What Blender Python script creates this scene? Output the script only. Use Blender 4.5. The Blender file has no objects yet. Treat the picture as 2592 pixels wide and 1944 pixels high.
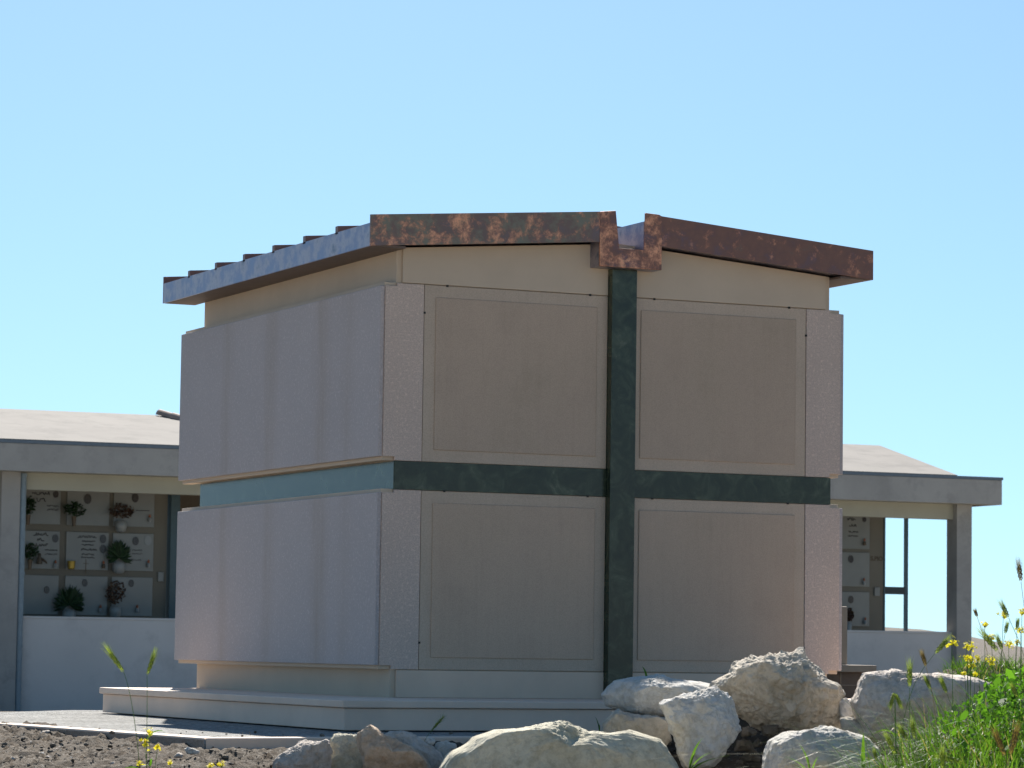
import bpy, bmesh, math, random
from mathutils import Vector, Matrix, noise
R = math.radians
random.seed(7)
scene = bpy.context.scene
COL = scene.collection

# ------------------------------------------------------------------ camera
F, PW, PH = 8339.2, 2592.0, 1944.0
CAM = Vector((-8.4711, -17.0514, 0.4342))
YAW, PIT, ROL = 0.42829, 0.08044, 0.01403
FWD = Vector((math.sin(YAW)*math.cos(PIT), math.cos(YAW)*math.cos(PIT), math.sin(PIT)))
RGT = Vector((math.cos(YAW), -math.sin(YAW), 0))
UPV = RGT.cross(FWD)
RC = math.cos(ROL)*RGT + math.sin(ROL)*UPV
UC = -math.sin(ROL)*RGT + math.cos(ROL)*UPV
cd = bpy.data.cameras.new('camera')
cam = bpy.data.objects.new('camera', cd)
COL.objects.link(cam)
cam.matrix_world = Matrix(((RC.x, UC.x, -FWD.x, CAM.x), (RC.y, UC.y, -FWD.y, CAM.y), (RC.z, UC.z, -FWD.z, CAM.z), (0, 0, 0, 1)))
cd.sensor_width = 36; cd.lens = F/PW*36
cd.clip_start = 0.1; cd.clip_end = 5000
cd.dof.use_dof = True; cd.dof.focus_distance = 18.5; cd.dof.aperture_fstop = 13
scene.camera = cam

# ------------------------------------------------------------------ world, sun, exposure
LIFT_A, LIFT_B, TINT = 1.1, .09, (.755, .885, .86)   # the clear band above the haze line; blue-green clear air
SUN_EL, SUN_AZ = R(39), R(20)            # azimuth from +Y towards +X
world = bpy.data.worlds.new('World'); scene.world = world
world.use_nodes = True
wn, wl = world.node_tree.nodes, world.node_tree.links
wn.clear()
sky = wn.new('ShaderNodeTexSky'); sky.sky_type = 'NISHITA'; sky.sun_disc = False
sky.sun_elevation = SUN_EL; sky.sun_rotation = SUN_AZ
sky.altitude = 300; sky.air_density = 1.0; sky.dust_density = 0.3; sky.ozone_density = 3.0
bgn = wn.new('ShaderNodeBackground'); bgn.inputs['Strength'].default_value = 0.066
wo = wn.new('ShaderNodeOutputWorld')
tcw = wn.new('ShaderNodeTexCoord'); sep = wn.new('ShaderNodeSeparateXYZ'); cmb = wn.new('ShaderNodeCombineXYZ'); mz = wn.new('ShaderNodeMath')
wl.new(tcw.outputs['Generated'], sep.inputs[0]); wl.new(sep.outputs[0], cmb.inputs[0]); wl.new(sep.outputs[1], cmb.inputs[1])
mz.operation = 'MULTIPLY_ADD'; mz.inputs[1].default_value = LIFT_A; mz.inputs[2].default_value = LIFT_B; wl.new(sep.outputs[2], mz.inputs[0]); wl.new(mz.outputs[0], cmb.inputs[2])
nrm = wn.new('ShaderNodeVectorMath'); nrm.operation = 'NORMALIZE'; wl.new(cmb.outputs[0], nrm.inputs[0]); wl.new(nrm.outputs[0], sky.inputs[0])
tint = wn.new('ShaderNodeMix'); tint.data_type = 'RGBA'; tint.blend_type = 'MULTIPLY'; tint.inputs[0].default_value = 1; tint.inputs[7].default_value = (*TINT, 1)
wl.new(sky.outputs[0], tint.inputs[6]); wl.new(tint.outputs[2], bgn.inputs[0]); wl.new(bgn.outputs[0], wo.inputs[0])
sd = bpy.data.lights.new('sun', 'SUN'); sd.energy = 4.6; sd.angle = R(0.5); sd.color = (1, .95, .87)
sun = bpy.data.objects.new('sun', sd); COL.objects.link(sun)
SDIR = Vector((math.sin(SUN_AZ)*math.cos(SUN_EL), math.cos(SUN_AZ)*math.cos(SUN_EL), math.sin(SUN_EL)))
sun.rotation_euler = SDIR.to_track_quat('Z', 'Y').to_euler(); sun.location = (10, 20, 30)
vs = scene.view_settings
vs.view_transform = 'Standard'; vs.look = 'None'; vs.exposure = 1.15; vs.gamma = 1

# ------------------------------------------------------------------ helpers
def ray(px, py):
    return FWD*F + RC*(px-PW/2) - UC*(py-PH/2)
def at(px, py, d):                        # the point seen at a photo pixel, d metres ahead
    return CAM + ray(px, py)*(d/F)
def atz(px, py, z):
    r = ray(px, py); return CAM + r*((z-CAM.z)/r.z)

class MB:
    def __init__(self): self.v = []; self.f = []; self.m = []
    def add(self, vs_, fs, mi=0):
        o = len(self.v); self.v += [tuple(p) for p in vs_]
        for f in fs: self.f.append(tuple(i+o for i in f)); self.m.append(mi)
    def box(self, x0, x1, y0, y1, z0, z1, mi=0):
        self.add([(x0,y0,z0),(x1,y0,z0),(x1,y1,z0),(x0,y1,z0),(x0,y0,z1),(x1,y0,z1),(x1,y1,z1),(x0,y1,z1)],
                 [(0,3,2,1),(4,5,6,7),(0,1,5,4),(1,2,6,5),(2,3,7,6),(3,0,4,7)], mi)
    def prism(self, poly, y0, y1, mi=0):   # polygon in (x, z), counter-clockwise seen from -y, pushed along y
        n = len(poly)
        self.add([(x,y0,z) for x,z in poly]+[(x,y1,z) for x,z in poly],
                 [tuple(range(n)), tuple(range(2*n-1, n-1, -1))]+[(i, i+n, (i+1)%n+n, (i+1)%n) for i in range(n)], mi)
    def slab(self, poly, z0, z1, mi=0):    # polygon in (x, y)
        n = len(poly)
        self.add([(x,y,z0) for x,y in poly]+[(x,y,z1) for x,y in poly],
                 [tuple(range(n-1,-1,-1)), tuple(range(n, 2*n))]+[(i, (i+1)%n, (i+1)%n+n, i+n) for i in range(n)], mi)
    def tube(self, pts, rad, seg=5, mi=0):
        pts = [Vector(p) for p in pts]; rings = []
        for i, p in enumerate(pts):
            t = (pts[min(i+1, len(pts)-1)]-pts[max(i-1, 0)]).normalized()
            a = t.cross(Vector((0.13, 0.31, 0.94)));
            if a.length < 1e-3: a = t.cross(Vector((1,0,0)))
            a.normalize(); b = t.cross(a)
            r = rad[i] if isinstance(rad, (list, tuple)) else rad
            rings.append([p+(a*math.cos(2*math.pi*k/seg)+b*math.sin(2*math.pi*k/seg))*r for k in range(seg)])
        vv = [q for r_ in rings for q in r_]; ff = []
        for i in range(len(pts)-1):
            for k in range(seg):
                ff.append((i*seg+k, i*seg+(k+1)%seg, (i+1)*seg+(k+1)%seg, (i+1)*seg+k))
        ff.append(tuple(range(seg-1, -1, -1))); ff.append(tuple((len(pts)-1)*seg+k for k in range(seg)))
        self.add(vv, ff, mi)
    def lathe(self, c, prof, seg=12, mi=0):
        c = Vector(c); vv = []; ff = []
        for r_, z in prof:
            for k in range(seg):
                a = 2*math.pi*k/seg; vv.append(c+Vector((r_*math.cos(a), r_*math.sin(a), z)))
        for i in range(len(prof)-1):
            for k in range(seg):
                ff.append((i*seg+k, i*seg+(k+1)%seg, (i+1)*seg+(k+1)%seg, (i+1)*seg+k))
        ff.append(tuple(range(seg-1,-1,-1))); ff.append(tuple((len(prof)-1)*seg+k for k in range(seg)))
        self.add(vv, ff, mi)
    def build(self, name, mats, parent=None, bevel=0, smooth=False):
        me = bpy.data.meshes.new(name); me.from_pydata(self.v, [], self.f)
        if not isinstance(mats, (list, tuple)): mats = [mats]
        for m_ in mats: me.materials.append(m_)
        if len(mats) > 1: me.polygons.foreach_set('material_index', self.m)
        if smooth: me.polygons.foreach_set('use_smooth', [True]*len(me.polygons))
        me.update()
        o = bpy.data.objects.new(name, me); COL.objects.link(o)
        if parent: o.parent = parent
        if bevel:
            b = o.modifiers.new('bevel', 'BEVEL'); b.width = bevel; b.segments = 2; b.limit_method = 'ANGLE'
        return o

def tag(o, label=None, cat=None, group=None, kind=None):
    if label: o['label'] = label
    if cat: o['category'] = cat
    if group: o['group'] = group
    if kind: o['kind'] = kind
    return o
def empty(name, loc, rz=0):
    o = bpy.data.objects.new(name, None); COL.objects.link(o)
    o.location = loc; o.rotation_euler = (0, 0, rz); o.empty_display_size = .1
    return o

# ------------------------------------------------------------------ materials
def newmat(name):
    m = bpy.data.materials.new(name); m.use_nodes = True
    nt = m.node_tree; nt.nodes.clear()
    out = nt.nodes.new('ShaderNodeOutputMaterial'); p = nt.nodes.new('ShaderNodeBsdfPrincipled')
    nt.links.new(p.outputs[0], out.inputs[0])
    return m, nt, p, out
def N(nt, t, **kw):
    n = nt.nodes.new(t)
    for k, v in kw.items():
        if k in n.inputs: n.inputs[k].default_value = v
        else: setattr(n, k, v)
    return n
def ramp(nt, src, stops):
    r = nt.nodes.new('ShaderNodeValToRGB'); e = r.color_ramp.elements
    while len(e) > 1: e.remove(e[-1])
    for i, (p, c) in enumerate(stops):
        el = e[0] if i == 0 else e.new(p)
        el.position = p; el.color = (*c, 1) if len(c) == 3 else c
    nt.links.new(src, r.inputs[0]); return r
def coords(nt, scale=(1,1,1)):
    tc = nt.nodes.new('ShaderNodeTexCoord'); mp = nt.nodes.new('ShaderNodeMapping')
    mp.inputs['Scale'].default_value = scale
    nt.links.new(tc.outputs['Object'], mp.inputs[0]); return mp.outputs[0]
def mixc(nt, fac, a, b, mode='MIX'):
    m = nt.nodes.new('ShaderNodeMix'); m.data_type = 'RGBA'; m.blend_type = mode
    for s, i in ((fac, 0), (a, 6), (b, 7)):
        if hasattr(s, 'is_output'): nt.links.new(s, m.inputs[i])
        else: m.inputs[i].default_value = s if i == 0 else (*s, 1)
    return m.outputs[2]
def S(c, k): return tuple(min(1, x*k) for x in c)

def stone(name, c, var=.12, scale=2.5, speck=None, speck_scale=160, bump=.15, bump_scale=220, rough=.75, streaks=None, blot=None, vary=0):
    m, nt, p, out = newmat(name)
    co = coords(nt)
    n1 = N(nt, 'ShaderNodeTexNoise', Scale=scale, Detail=6.0, Roughness=.62); nt.links.new(co, n1.inputs[0])
    col = ramp(nt, n1.outputs[0], [(.3, S(c, 1-var)), (.7, S(c, 1+var))]).outputs[0]
    n2 = N(nt, 'ShaderNodeTexNoise', Scale=speck_scale, Detail=2.0); nt.links.new(co, n2.inputs[0])
    if speck:
        f = ramp(nt, n2.outputs[0], [(.42, (0,0,0)), (.60, (1,1,1))]).outputs[0]
        col = mixc(nt, f, col, speck)
        n4 = N(nt, 'ShaderNodeTexNoise', Scale=speck_scale*.45, Detail=1.0); nt.links.new(co, n4.inputs[0])
        f4 = ramp(nt, n4.outputs[0], [(.56, (0,0,0)), (.74, (1,1,1))]).outputs[0]
        col = mixc(nt, f4, col, S(c, 1.16))
    if streaks:                            # runs of brown seepage below the joints, at fixed places along y
        sx = nt.nodes.new('ShaderNodeSeparateXYZ'); nt.links.new(co, sx.inputs[0])
        wob = N(nt, 'ShaderNodeTexNoise', Scale=3.0, Detail=3.0); 
        cs = coords(nt, (3, 3, .8)); nt.links.new(cs, wob.inputs[0])
        ad = N(nt, 'ShaderNodeMath', operation='MULTIPLY_ADD'); nt.links.new(wob.outputs[0], ad.inputs[0]); ad.inputs[1].default_value = .12; nt.links.new(sx.outputs[1], ad.inputs[2])
        dv = N(nt, 'ShaderNodeMath', operation='MULTIPLY'); nt.links.new(ad.outputs[0], dv.inputs[0]); dv.inputs[1].default_value = 1/3.6
        st = [(0, (0,0,0))]
        for y, w, a in streaks:
            q = (y+.06)/3.6
            st += [(q-w, (0,0,0)), (q, (a,a,a)), (q+w*.8, (0,0,0))]
        f = ramp(nt, dv.outputs[0], st).outputs[0]
        n5 = N(nt, 'ShaderNodeTexNoise', Scale=1.0, Detail=4.0, Roughness=.7); c5 = coords(nt, (4, 9, .7)); nt.links.new(c5, n5.inputs[0])
        f5 = ramp(nt, n5.outputs[0], [(.35, (.25,.25,.25)), (.65, (1,1,1))]).outputs[0]
        ff = N(nt, 'ShaderNodeMath', operation='MULTIPLY'); nt.links.new(f, ff.inputs[0]); nt.links.new(f5, ff.inputs[1])
        col = mixc(nt, ff.outputs[0], col, S((c[0]*.74, c[1]*.64, c[2]*.52), 1))
    if blot:
        n6 = N(nt, 'ShaderNodeTexNoise', Scale=blot[1], Detail=5.0, Roughness=.7); nt.links.new(co, n6.inputs[0])
        f6 = ramp(nt, n6.outputs[0], [(.50, (0,0,0)), (.66, (1,1,1))]).outputs[0]
        col = mixc(nt, f6, col, blot[0])
    if vary:                               # slabs cut from different blocks
        oi = nt.nodes.new('ShaderNodeObjectInfo')
        rv = ramp(nt, oi.outputs['Random'], [(0, (1-vary,)*3), (1, (1+vary, 1+vary*.8, 1+vary*.6))]).outputs[0]
        col = mixc(nt, 1.0, col, rv, 'MULTIPLY')
        n8 = N(nt, 'ShaderNodeTexNoise', Scale=1.0, Detail=5.0, Roughness=.7); nt.links.new(coords(nt, (26, 26, 1.6)), n8.inputs[0])
        col = mixc(nt, 1.0, col, ramp(nt, n8.outputs[0], [(.34, (.965,.96,.955)), (.52, (1,1,1))]).outputs[0], 'MULTIPLY')
        n9 = N(nt, 'ShaderNodeTexNoise', Scale=190.0, Detail=2.0); nt.links.new(co, n9.inputs[0])
        col = mixc(nt, 1.0, col, ramp(nt, n9.outputs[0], [(.35, (.90,.90,.90)), (.6, (1.05,1.05,1.05))]).outputs[0], 'MULTIPLY')
    nt.links.new(col, p.inputs['Base Color'])
    p.inputs['Roughness'].default_value = rough
    if bump:
        nb = N(nt, 'ShaderNodeTexNoise', Scale=bump_scale, Detail=3.0); nt.links.new(co, nb.inputs[0])
        b = N(nt, 'ShaderNodeBump', Strength=bump, Distance=.004); nt.links.new(nb.outputs[0], b.inputs['Height'])
        nt.links.new(b.outputs[0], p.inputs['Normal'])
    return m

def plain(name, c, rough=.6, var=.1, scale=12, metallic=0, bump=0):
    m, nt, p, out = newmat(name); co = coords(nt)
    n1 = N(nt, 'ShaderNodeTexNoise', Scale=scale, Detail=4.0); nt.links.new(co, n1.inputs[0])
    r = ramp(nt, n1.outputs[0], [(.3, S(c, 1-var)), (.7, S(c, 1+var))])
    nt.links.new(r.outputs[0], p.inputs['Base Color'])
    p.inputs['Roughness'].default_value = rough; p.inputs['Metallic'].default_value = metallic
    if bump:
        b = N(nt, 'ShaderNodeBump', Strength=bump, Distance=.01); nt.links.new(n1.outputs[0], b.inputs['Height']); nt.links.new(b.outputs[0], p.inputs['Normal'])
    return m

def copper(name, bright=.5, shift=(0,0,0), tone='green', metal=.55):
    m, nt, p, out = newmat(name); co = coords(nt)
    mp = nt.nodes.new('ShaderNodeMapping'); mp.inputs['Location'].default_value = shift; nt.links.new(co, mp.inputs[0]); co = mp.outputs[0]
    n1 = N(nt, 'ShaderNodeTexNoise', Scale=8.0, Detail=6.0, Roughness=.65); nt.links.new(co, n1.inputs[0])
    base_ = {'green': [(.30, (.175,.13,.135)), (.46, (.19,.13,.11)), (.56, (.21,.19,.145)), (.70, (.19,.205,.17))],
             'red': [(.30, (.16,.105,.125)), (.46, (.20,.105,.085)), (.58, (.235,.12,.09)), (.72, (.185,.14,.115))],
             'blue': [(.30, (.20,.225,.31)), (.44, (.25,.25,.33)), (.56, (.44,.39,.42)), (.70, (.21,.25,.31))]}[tone]
    base = ramp(nt, n1.outputs[0], base_).outputs[0]
    n2 = N(nt, 'ShaderNodeTexNoise', Scale=11.5, Detail=9.0, Roughness=.72, Distortion=.2); nt.links.new(co, n2.inputs[0])
    f = ramp(nt, n2.outputs[0], [(.62-.14*bright, (0,0,0)), (.70-.14*bright, (.55,.55,.55)), (.80-.14*bright, (1,1,1))])
    red = ramp(nt, n2.outputs[0], [(.58-.14*bright, (.34,.10,.06)), (.76-.14*bright, (.80,.38,.22))])
    col = mixc(nt, f.outputs[0], base, red.outputs[0])
    nt.links.new(col, p.inputs['Base Color'])
    p.inputs['Metallic'].default_value = metal
    rr = ramp(nt, n1.outputs[0], [(.3, (.36,.36,.36)), (.7, (.55,.55,.55))]); nt.links.new(rr.outputs[0], p.inputs['Roughness'])
    nb = N(nt, 'ShaderNodeTexNoise', Scale=4.0, Detail=2.0); nt.links.new(co, nb.inputs[0])
    b = N(nt, 'ShaderNodeBump', Strength=.25, Distance=.01); nt.links.new(nb.outputs[0], b.inputs['Height']); nt.links.new(b.outputs[0], p.inputs['Normal'])
    return m

def marble(name):
    m, nt, p, out = newmat(name); co = coords(nt)
    n1 = N(nt, 'ShaderNodeTexNoise', Scale=7.0, Detail=8.0, Roughness=.7, Distortion=1.2); nt.links.new(co, n1.inputs[0])
    c = ramp(nt, n1.outputs[0], [(.26, (.010,.017,.009)), (.48, (.026,.036,.018)), (.60, (.050,.066,.036)), (.76, (.13,.14,.09))])
    nt.links.new(c.outputs[0], p.inputs['Base Color'])
    p.inputs['Roughness'].default_value = .26; p.inputs['IOR'].default_value = 1.5
    return m

def leafmat(name, c, c2, trans=.45, rough=.45):
    m, nt, p, out = newmat(name)
    g = nt.nodes.new('ShaderNodeNewGeometry')
    r = ramp(nt, g.outputs['Random Per Island'], [(0, c), (1, c2)])
    nt.links.new(r.outputs[0], p.inputs['Base Color']); p.inputs['Roughness'].default_value = rough; p.inputs['Specular IOR Level'].default_value = .25
    t = nt.nodes.new('ShaderNodeBsdfTranslucent')
    tcol = mixc(nt, 1.0, r.outputs[0], (1.25, 1.3, .55), 'MULTIPLY'); nt.links.new(tcol, t.inputs[0])
    mx = nt.nodes.new('ShaderNodeMixShader'); mx.inputs[0].default_value = trans
    nt.links.new(p.outputs[0], mx.inputs[1]); nt.links.new(t.outputs[0], mx.inputs[2]); nt.links.new(mx.outputs[0], out.inputs[0])
    return m

LIME = (.57, .455, .34)
M = {}
M['lime'] = stone('limestone', LIME, .07, 2.0, bump=.08)
M['panel'] = stone('honed_limestone', (.475, .355, .262), .08, 2.2, bump=.05, rough=.5, blot=((.43, .325, .235), 1.1), vary=.05)
M['frame'] = stone('honed_limestone_border', (.50, .39, .295), .07, 2.2, bump=.05, rough=.5, vary=.05)
M['bush'] = stone('bush_hammered_stone', (.62, .49, .41), .08, 3.0, speck=(.52, .405, .34), speck_scale=130, bump=.6, bump_scale=120)
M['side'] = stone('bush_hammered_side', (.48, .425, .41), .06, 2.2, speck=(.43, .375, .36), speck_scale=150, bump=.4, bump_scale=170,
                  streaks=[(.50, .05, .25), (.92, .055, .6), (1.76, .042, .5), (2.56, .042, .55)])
M['step'] = stone('step_stone', (.80, .61, .475), .08, 2.4, bump=.08)
M['plinth'] = stone('plinth_stone', (.66, .51, .39), .08, 2.4, bump=.08)
M['marble'] = marble('green_marble')
M['copper'] = copper('weathered_copper', .92)
M['copper2'] = copper('red_weathered_copper', .58, (9, 3, 5), 'red')
M['copper3'] = copper('bright_copper', 1.3, (3, 7, 2), 'red')
M['copperside'] = copper('sky_tinted_copper', -.6, (1, 0, 4), 'blue', .85)  # blue of the reflected sky painted into the copper's base colour
M['copperdark'] = copper('brown_weathered_copper', -.6, (4, 4, 4), 'red', .3)
M['stud'] = plain('bronze_stud', (.05, .045, .04), .5, metallic=.6)
M['soffit'] = plain('soffit_board', (.14, .10, .08), .7)
M['conc'] = stone('grey_concrete', (.30, .29, .272), .12, .9, bump=.06, bump_scale=60, rough=.85, blot=((.245, .238, .225), 1.7))
M['parapet'] = stone('painted_concrete', (.53, .51, .49), .07, .7, bump=.05, bump_scale=60, rough=.85, blot=((.45, .435, .42), 1.4))
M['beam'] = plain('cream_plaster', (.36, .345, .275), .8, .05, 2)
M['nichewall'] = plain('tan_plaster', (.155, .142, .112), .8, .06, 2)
M['plaque'] = plain('white_marble', (.20, .205, .19), .35, .06, 3)
M['ink'] = plain('black_lettering', (.02, .02, .02), .5)
M['teal'] = plain('teal_metal', (.045, .085, .10), .4)
M['darkteal'] = plain('dark_metal', (.02, .03, .032), .4)
M['drip'] = plain('blue_grey_metal', (.10, .13, .16), .45)
M['pipe'] = plain('grey_pipe', (.17, .22, .25), .45)
M['ceil'] = plain('dark_ceiling', (.12, .095, .07), .8)
M['tile'] = plain('terracotta_tile', (.42, .28, .21), .8, .25, 6)
M['roof'] = stone('pale_roof_coating', (.165, .150, .137), .14, .8, bump=.3, bump_scale=8, rough=.9, blot=((.115, .105, .097), 1.3))
M['tomb'] = stone('tan_tomb_stone', (.38, .30, .22), .12, 5, bump=.1)
M['tombdark'] = stone('brown_tomb_tile', (.20, .135, .09), .2, 6, bump=.1)
M['pot'] = plain('white_ceramic', (.24, .25, .24), .3, .05)
M['gold'] = plain('gold_pot', (.35, .24, .04), .35, .15, metallic=.5)
M['photo'] = plain('oval_portrait', (.045, .038, .034), .3, .6, 40)
M['lampglass'] = plain('red_lamp_glass', (.30, .10, .05), .3)
M['bronze'] = plain('bronze', (.10, .075, .05), .45, metallic=.5)
M['bushleaf'] = leafmat('arrangement_leaf', (.012, .03, .012), (.035, .075, .03), .2)
M['bushred'] = leafmat('dried_flowers', (.05, .025, .025), (.12, .075, .045), .2)
M['grass'] = leafmat('grass_blade', (.018, .052, .008), (.13, .25, .035), .45, .5)
M['broad'] = leafmat('broad_leaf', (.03, .09, .012), (.11, .25, .03), .45, .55)
M['dry'] = leafmat('dry_straw', (.30, .22, .12), (.45, .36, .22), .3, .5)
M['ear'] = leafmat('barley_ear', (.11, .155, .035), (.27, .33, .11), .5, .5)
M['earbrown'] = leafmat('ripe_barley_ear', (.11, .075, .04), (.26, .19, .085), .4, .5)
M['stem'] = leafmat('green_stem', (.07, .15, .03), (.12, .22, .05), .3, .4)
M['yellow'] = leafmat('yellow_petal', (.75, .62, .02), (.85, .75, .05), .4, .5)
M['whitep'] = leafmat('white_petal', (.75, .75, .72), (.85, .85, .82), .4, .5)

# ------------------------------------------------------------------ the ground
FH = Vector((math.sin(YAW), math.cos(YAW), 0))
def dl(x, y):
    q = Vector((x-CAM.x, y-CAM.y, 0)); return q.dot(FH), q.dot(RGT)
def sst(a, b, t):
    t = max(0, min(1, (t-a)/(b-a))); return t*t*(3-2*t)
MOUND = at(2500, 1712, 15.9)
MD, ML = dl(MOUND.x, MOUND.y)
def ground_h(x, y, fine=True):
    d, l = dl(x, y)
    h = -.105 + .022*(min(d, 18)-14.2) if d > 14.2 else -.105 - .11*(14.2-max(d, 0))
    start = 4.4 + 2.6*sst(2.2, 3.2, x)
    if y > start: h -= min(1.0, (y-start)*.16)
    if y > 20: h = min(h, -1.0)
    if d > 90: h = -1.0 + 2.75*math.exp(-(((l-16)/10.6)**2))*sst(95, 150, d)*(1-sst(150, 240, d))
    if d < 25:
        h += .43*math.exp(-((l-ML)/(.36 if l < ML else .8))**4 - ((d-MD)/(.50 if d > MD else .62))**2)
        h += .16*math.exp(-((l-ML-.25)/.6)**2 - ((d-13.4)/1.0)**2)
        h += .20*math.exp(-((l-1.15)/.45)**2 - ((d-16.15)/.30)**2)
        h -= .22*sst(-1.35, -.75, l)*(1-sst(2.1, 2.5, l))*(1-sst(14.9, 15.6, d))
        if fine and d > 11:
            p = Vector((x, y, 0))
            a = (1-sst(17.5, 20, d))
            h += a*(.030*noise.fractal(p*2.2, 1, 2, 4) + .030*abs(noise.fractal(p*7+Vector((3,1,0)), .7, 2.1, 6)) + .024*abs(noise.fractal(p*28+Vector((1,7,0)), .6, 2.1, 3)))
    if x > -3.25 and y > -2.05 and y < 4 and x < 2.9: h = min(h, -.06)
    return h
def build_ground():
    ds = [-300, -60, -20, -6, 0.3, 3, 6, 8, 10, 11.5, 12.5] + [12.8+.12*i for i in range(8)] + [13.8+.02*i for i in range(215)] + [18.3, 19, 20, 21, 22, 23, 24, 26, 28, 30, 33, 36, 40, 45, 50, 60, 70, 80, 90]
    ds += [95+7*i for i in range(28)] + [300, 400, 600, 900, 1400, 2200]
    ls = [-1500, -800, -400, -200, -100, -50, -20, -10, -6, -4, -3.4] + [-3.1+.019*i for i in range(335)] + [3.4, 4, 5, 6, 8, 10] + [12+2*i for i in range(20)] + [60, 100, 200, 400, 800, 1500]
    vv = []; ff = []
    for d in ds:
        for l in ls:
            p = CAM + FH*d + RGT*l; vv.append((p.x, p.y, ground_h(p.x, p.y)))
    w = len(ls)
    for i in range(len(ds)-1):
        for j in range(w-1):
            ff.append((i*w+j, i*w+j+1, (i+1)*w+j+1, (i+1)*w+j))
    b = MB(); b.v = vv; b.f = ff; b.m = [0]*len(ff)
    m, nt, p, out = newmat('dry_soil'); co = coords(nt)
    n1 = N(nt, 'ShaderNodeTexNoise', Scale=2.0, Detail=8.0, Roughness=.7); nt.links.new(co, n1.inputs[0])
    c = ramp(nt, n1.outputs[0], [(.3, (.050,.036,.024)), (.5, (.080,.060,.041)), (.62, (.092,.072,.052)), (.75, (.14,.115,.088))]).outputs[0]
    n2 = N(nt, 'ShaderNodeTexNoise', Scale=55.0, Detail=3.0); nt.links.new(co, n2.inputs[0])
    f = ramp(nt, n2.outputs[0], [(.62, (0,0,0)), (.70, (1,1,1))]).outputs[0]
    c = mixc(nt, f, c, (.24,.22,.19)); nt.links.new(c, p.inputs['Base Color']); p.inputs['Roughness'].default_value = .95
    n3 = N(nt, 'ShaderNodeTexNoise', Scale=60.0, Detail=5.0, Roughness=.7); nt.links.new(co, n3.inputs[0])
    bm = N(nt, 'ShaderNodeBump', Strength=.8, Distance=.02); nt.links.new(n3.outputs[0], bm.inputs['Height']); nt.links.new(bm.outputs[0], p.inputs['Normal'])
    M['soil'] = m
    o = b.build('ground', m, smooth=True); tag(o, kind='structure')
build_ground()

# unseen pale sheet added below the frame to bounce warm sunlight onto shaded faces
def build_near_bounce():
    b = MB(); n = 14; dd_ = [14.3, 13.7]+[13.1-i*i*.34 for i in range(n-2)]
    L = [-60, -30, -15, -8, -4, -2, 0, 2, 4, 8, 15, 30, 60]; vv = []
    for d in dd_:
        for l in L:
            p = CAM+FH*d+RGT*l; q = CAM+FH*max(d, .3)+RGT*l; vv.append((p.x, p.y, ground_h(q.x, q.y, False)+.012-(.12 if d > 13.2 and l < -.6 else 0)))
    w = len(L); ff = [(i*w+j+1, i*w+j, (i+1)*w+j, (i+1)*w+j+1) for i in range(n-1) for j in range(w-1)]
    b.add(vv, ff); o = b.build('near_bounce_sheet', stone('pale_near_bounce', (.64, .54, .42), .08, .6, bump=.3, bump_scale=30, rough=.95)); tag(o, kind='structure')
build_near_bounce()
def build_far_bounce():  # unseen pale slab, added to bounce sunlight up at the pavilion parapets
    b = MB(); b.slab([(-40, 13), (60, 11), (60, 34), (-40, 38)], -1.3, -.985)
    o = b.build('far_bounce_slab', stone('pale_far_bounce', (.52, .47, .40), .1, 1.0, bump=.1, rough=.9)); tag(o, kind='structure')
build_far_bounce()

# gravel-topped platform with a smooth stone rim
def build_platform():
    k0, k1 = atz(0, 1832.6, 0), atz(518.7, 1869.7, 0)
    k2 = atz(1100, 1867.5, 0)
    dirl = (k0-k1).normalized(); dirr = (k2-k1).normalized()
    A = k1+dirl*6.9; B = k1; Cc = k1+dirr*6.4; Dd = Vector((3.1, 4.3, 0)); E = Vector((-2.0, 4.1, 0)); 
    A = k1+dirl*4.6
    rim = .10
    outer = [A, B, Cc, Dd, E]
    nl = Vector((-dirl.y, dirl.x, 0)); nr = Vector((-dirr.y, dirr.x, 0))
    if nl.x < 0: nl = -nl
    if nr.y < 0: nr = -nr
    # inner corner
    def isect(p, u, q, v):
        den = u.x*v.y-u.y*v.x; t = ((q.x-p.x)*v.y-(q.y-p.y)*v.x)/den; return p+u*t
    Bi = isect(B+nl*rim, dirl, B+nr*rim, dirr)
    Ai = A+nl*rim; Ci = Cc+nr*rim
    b = MB(); b.slab([(p.x, p.y) for p in outer], -.30, -.006)
    # rim strips
    b2 = MB(); b2.slab([(A.x, A.y), (B.x, B.y), (Bi.x, Bi.y), (Ai.x, Ai.y)], -.29, .004); b2.slab([(B.x, B.y-.0005), (Cc.x, Cc.y-.0005), (Ci.x, Ci.y), (Bi.x, Bi.y)], -.28, .004)
    m, nt, p, out = newmat('pale_gravel'); co = coords(nt)
    n1 = N(nt, 'ShaderNodeTexVoronoi', Scale=45.0); nt.links.new(co, n1.inputs[0])
    c = ramp(nt, n1.outputs['Color'], [(0, (.14,.137,.13)), (.5, (.28,.275,.262)), (1, (.44,.43,.41))]).outputs[0]
    n2 = N(nt, 'ShaderNodeTexNoise', Scale=1.5, Detail=6.0); nt.links.new(co, n2.inputs[0])
    c2 = ramp(nt, n2.outputs[0], [(.35, (.75,.75,.74)), (.65, (1,1,1))]).outputs[0]
    c = mixc(nt, 1.0, c, c2, 'MULTIPLY')
    nt.links.new(c, p.inputs['Base Color']); p.inputs['Roughness'].default_value = .95
    bm = N(nt, 'ShaderNodeBump', Strength=1.0, Distance=.02); nt.links.new(n1.outputs['Distance'], bm.inputs['Height']); nt.links.new(bm.outputs[0], p.inputs['Normal'])
    pl = b.build('gravel_terrace', m); tag(pl, kind='structure')
    kb = b2.build('stone_rim', M['step'], bevel=.008); tag(kb, kind='structure')
build_platform()

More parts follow.
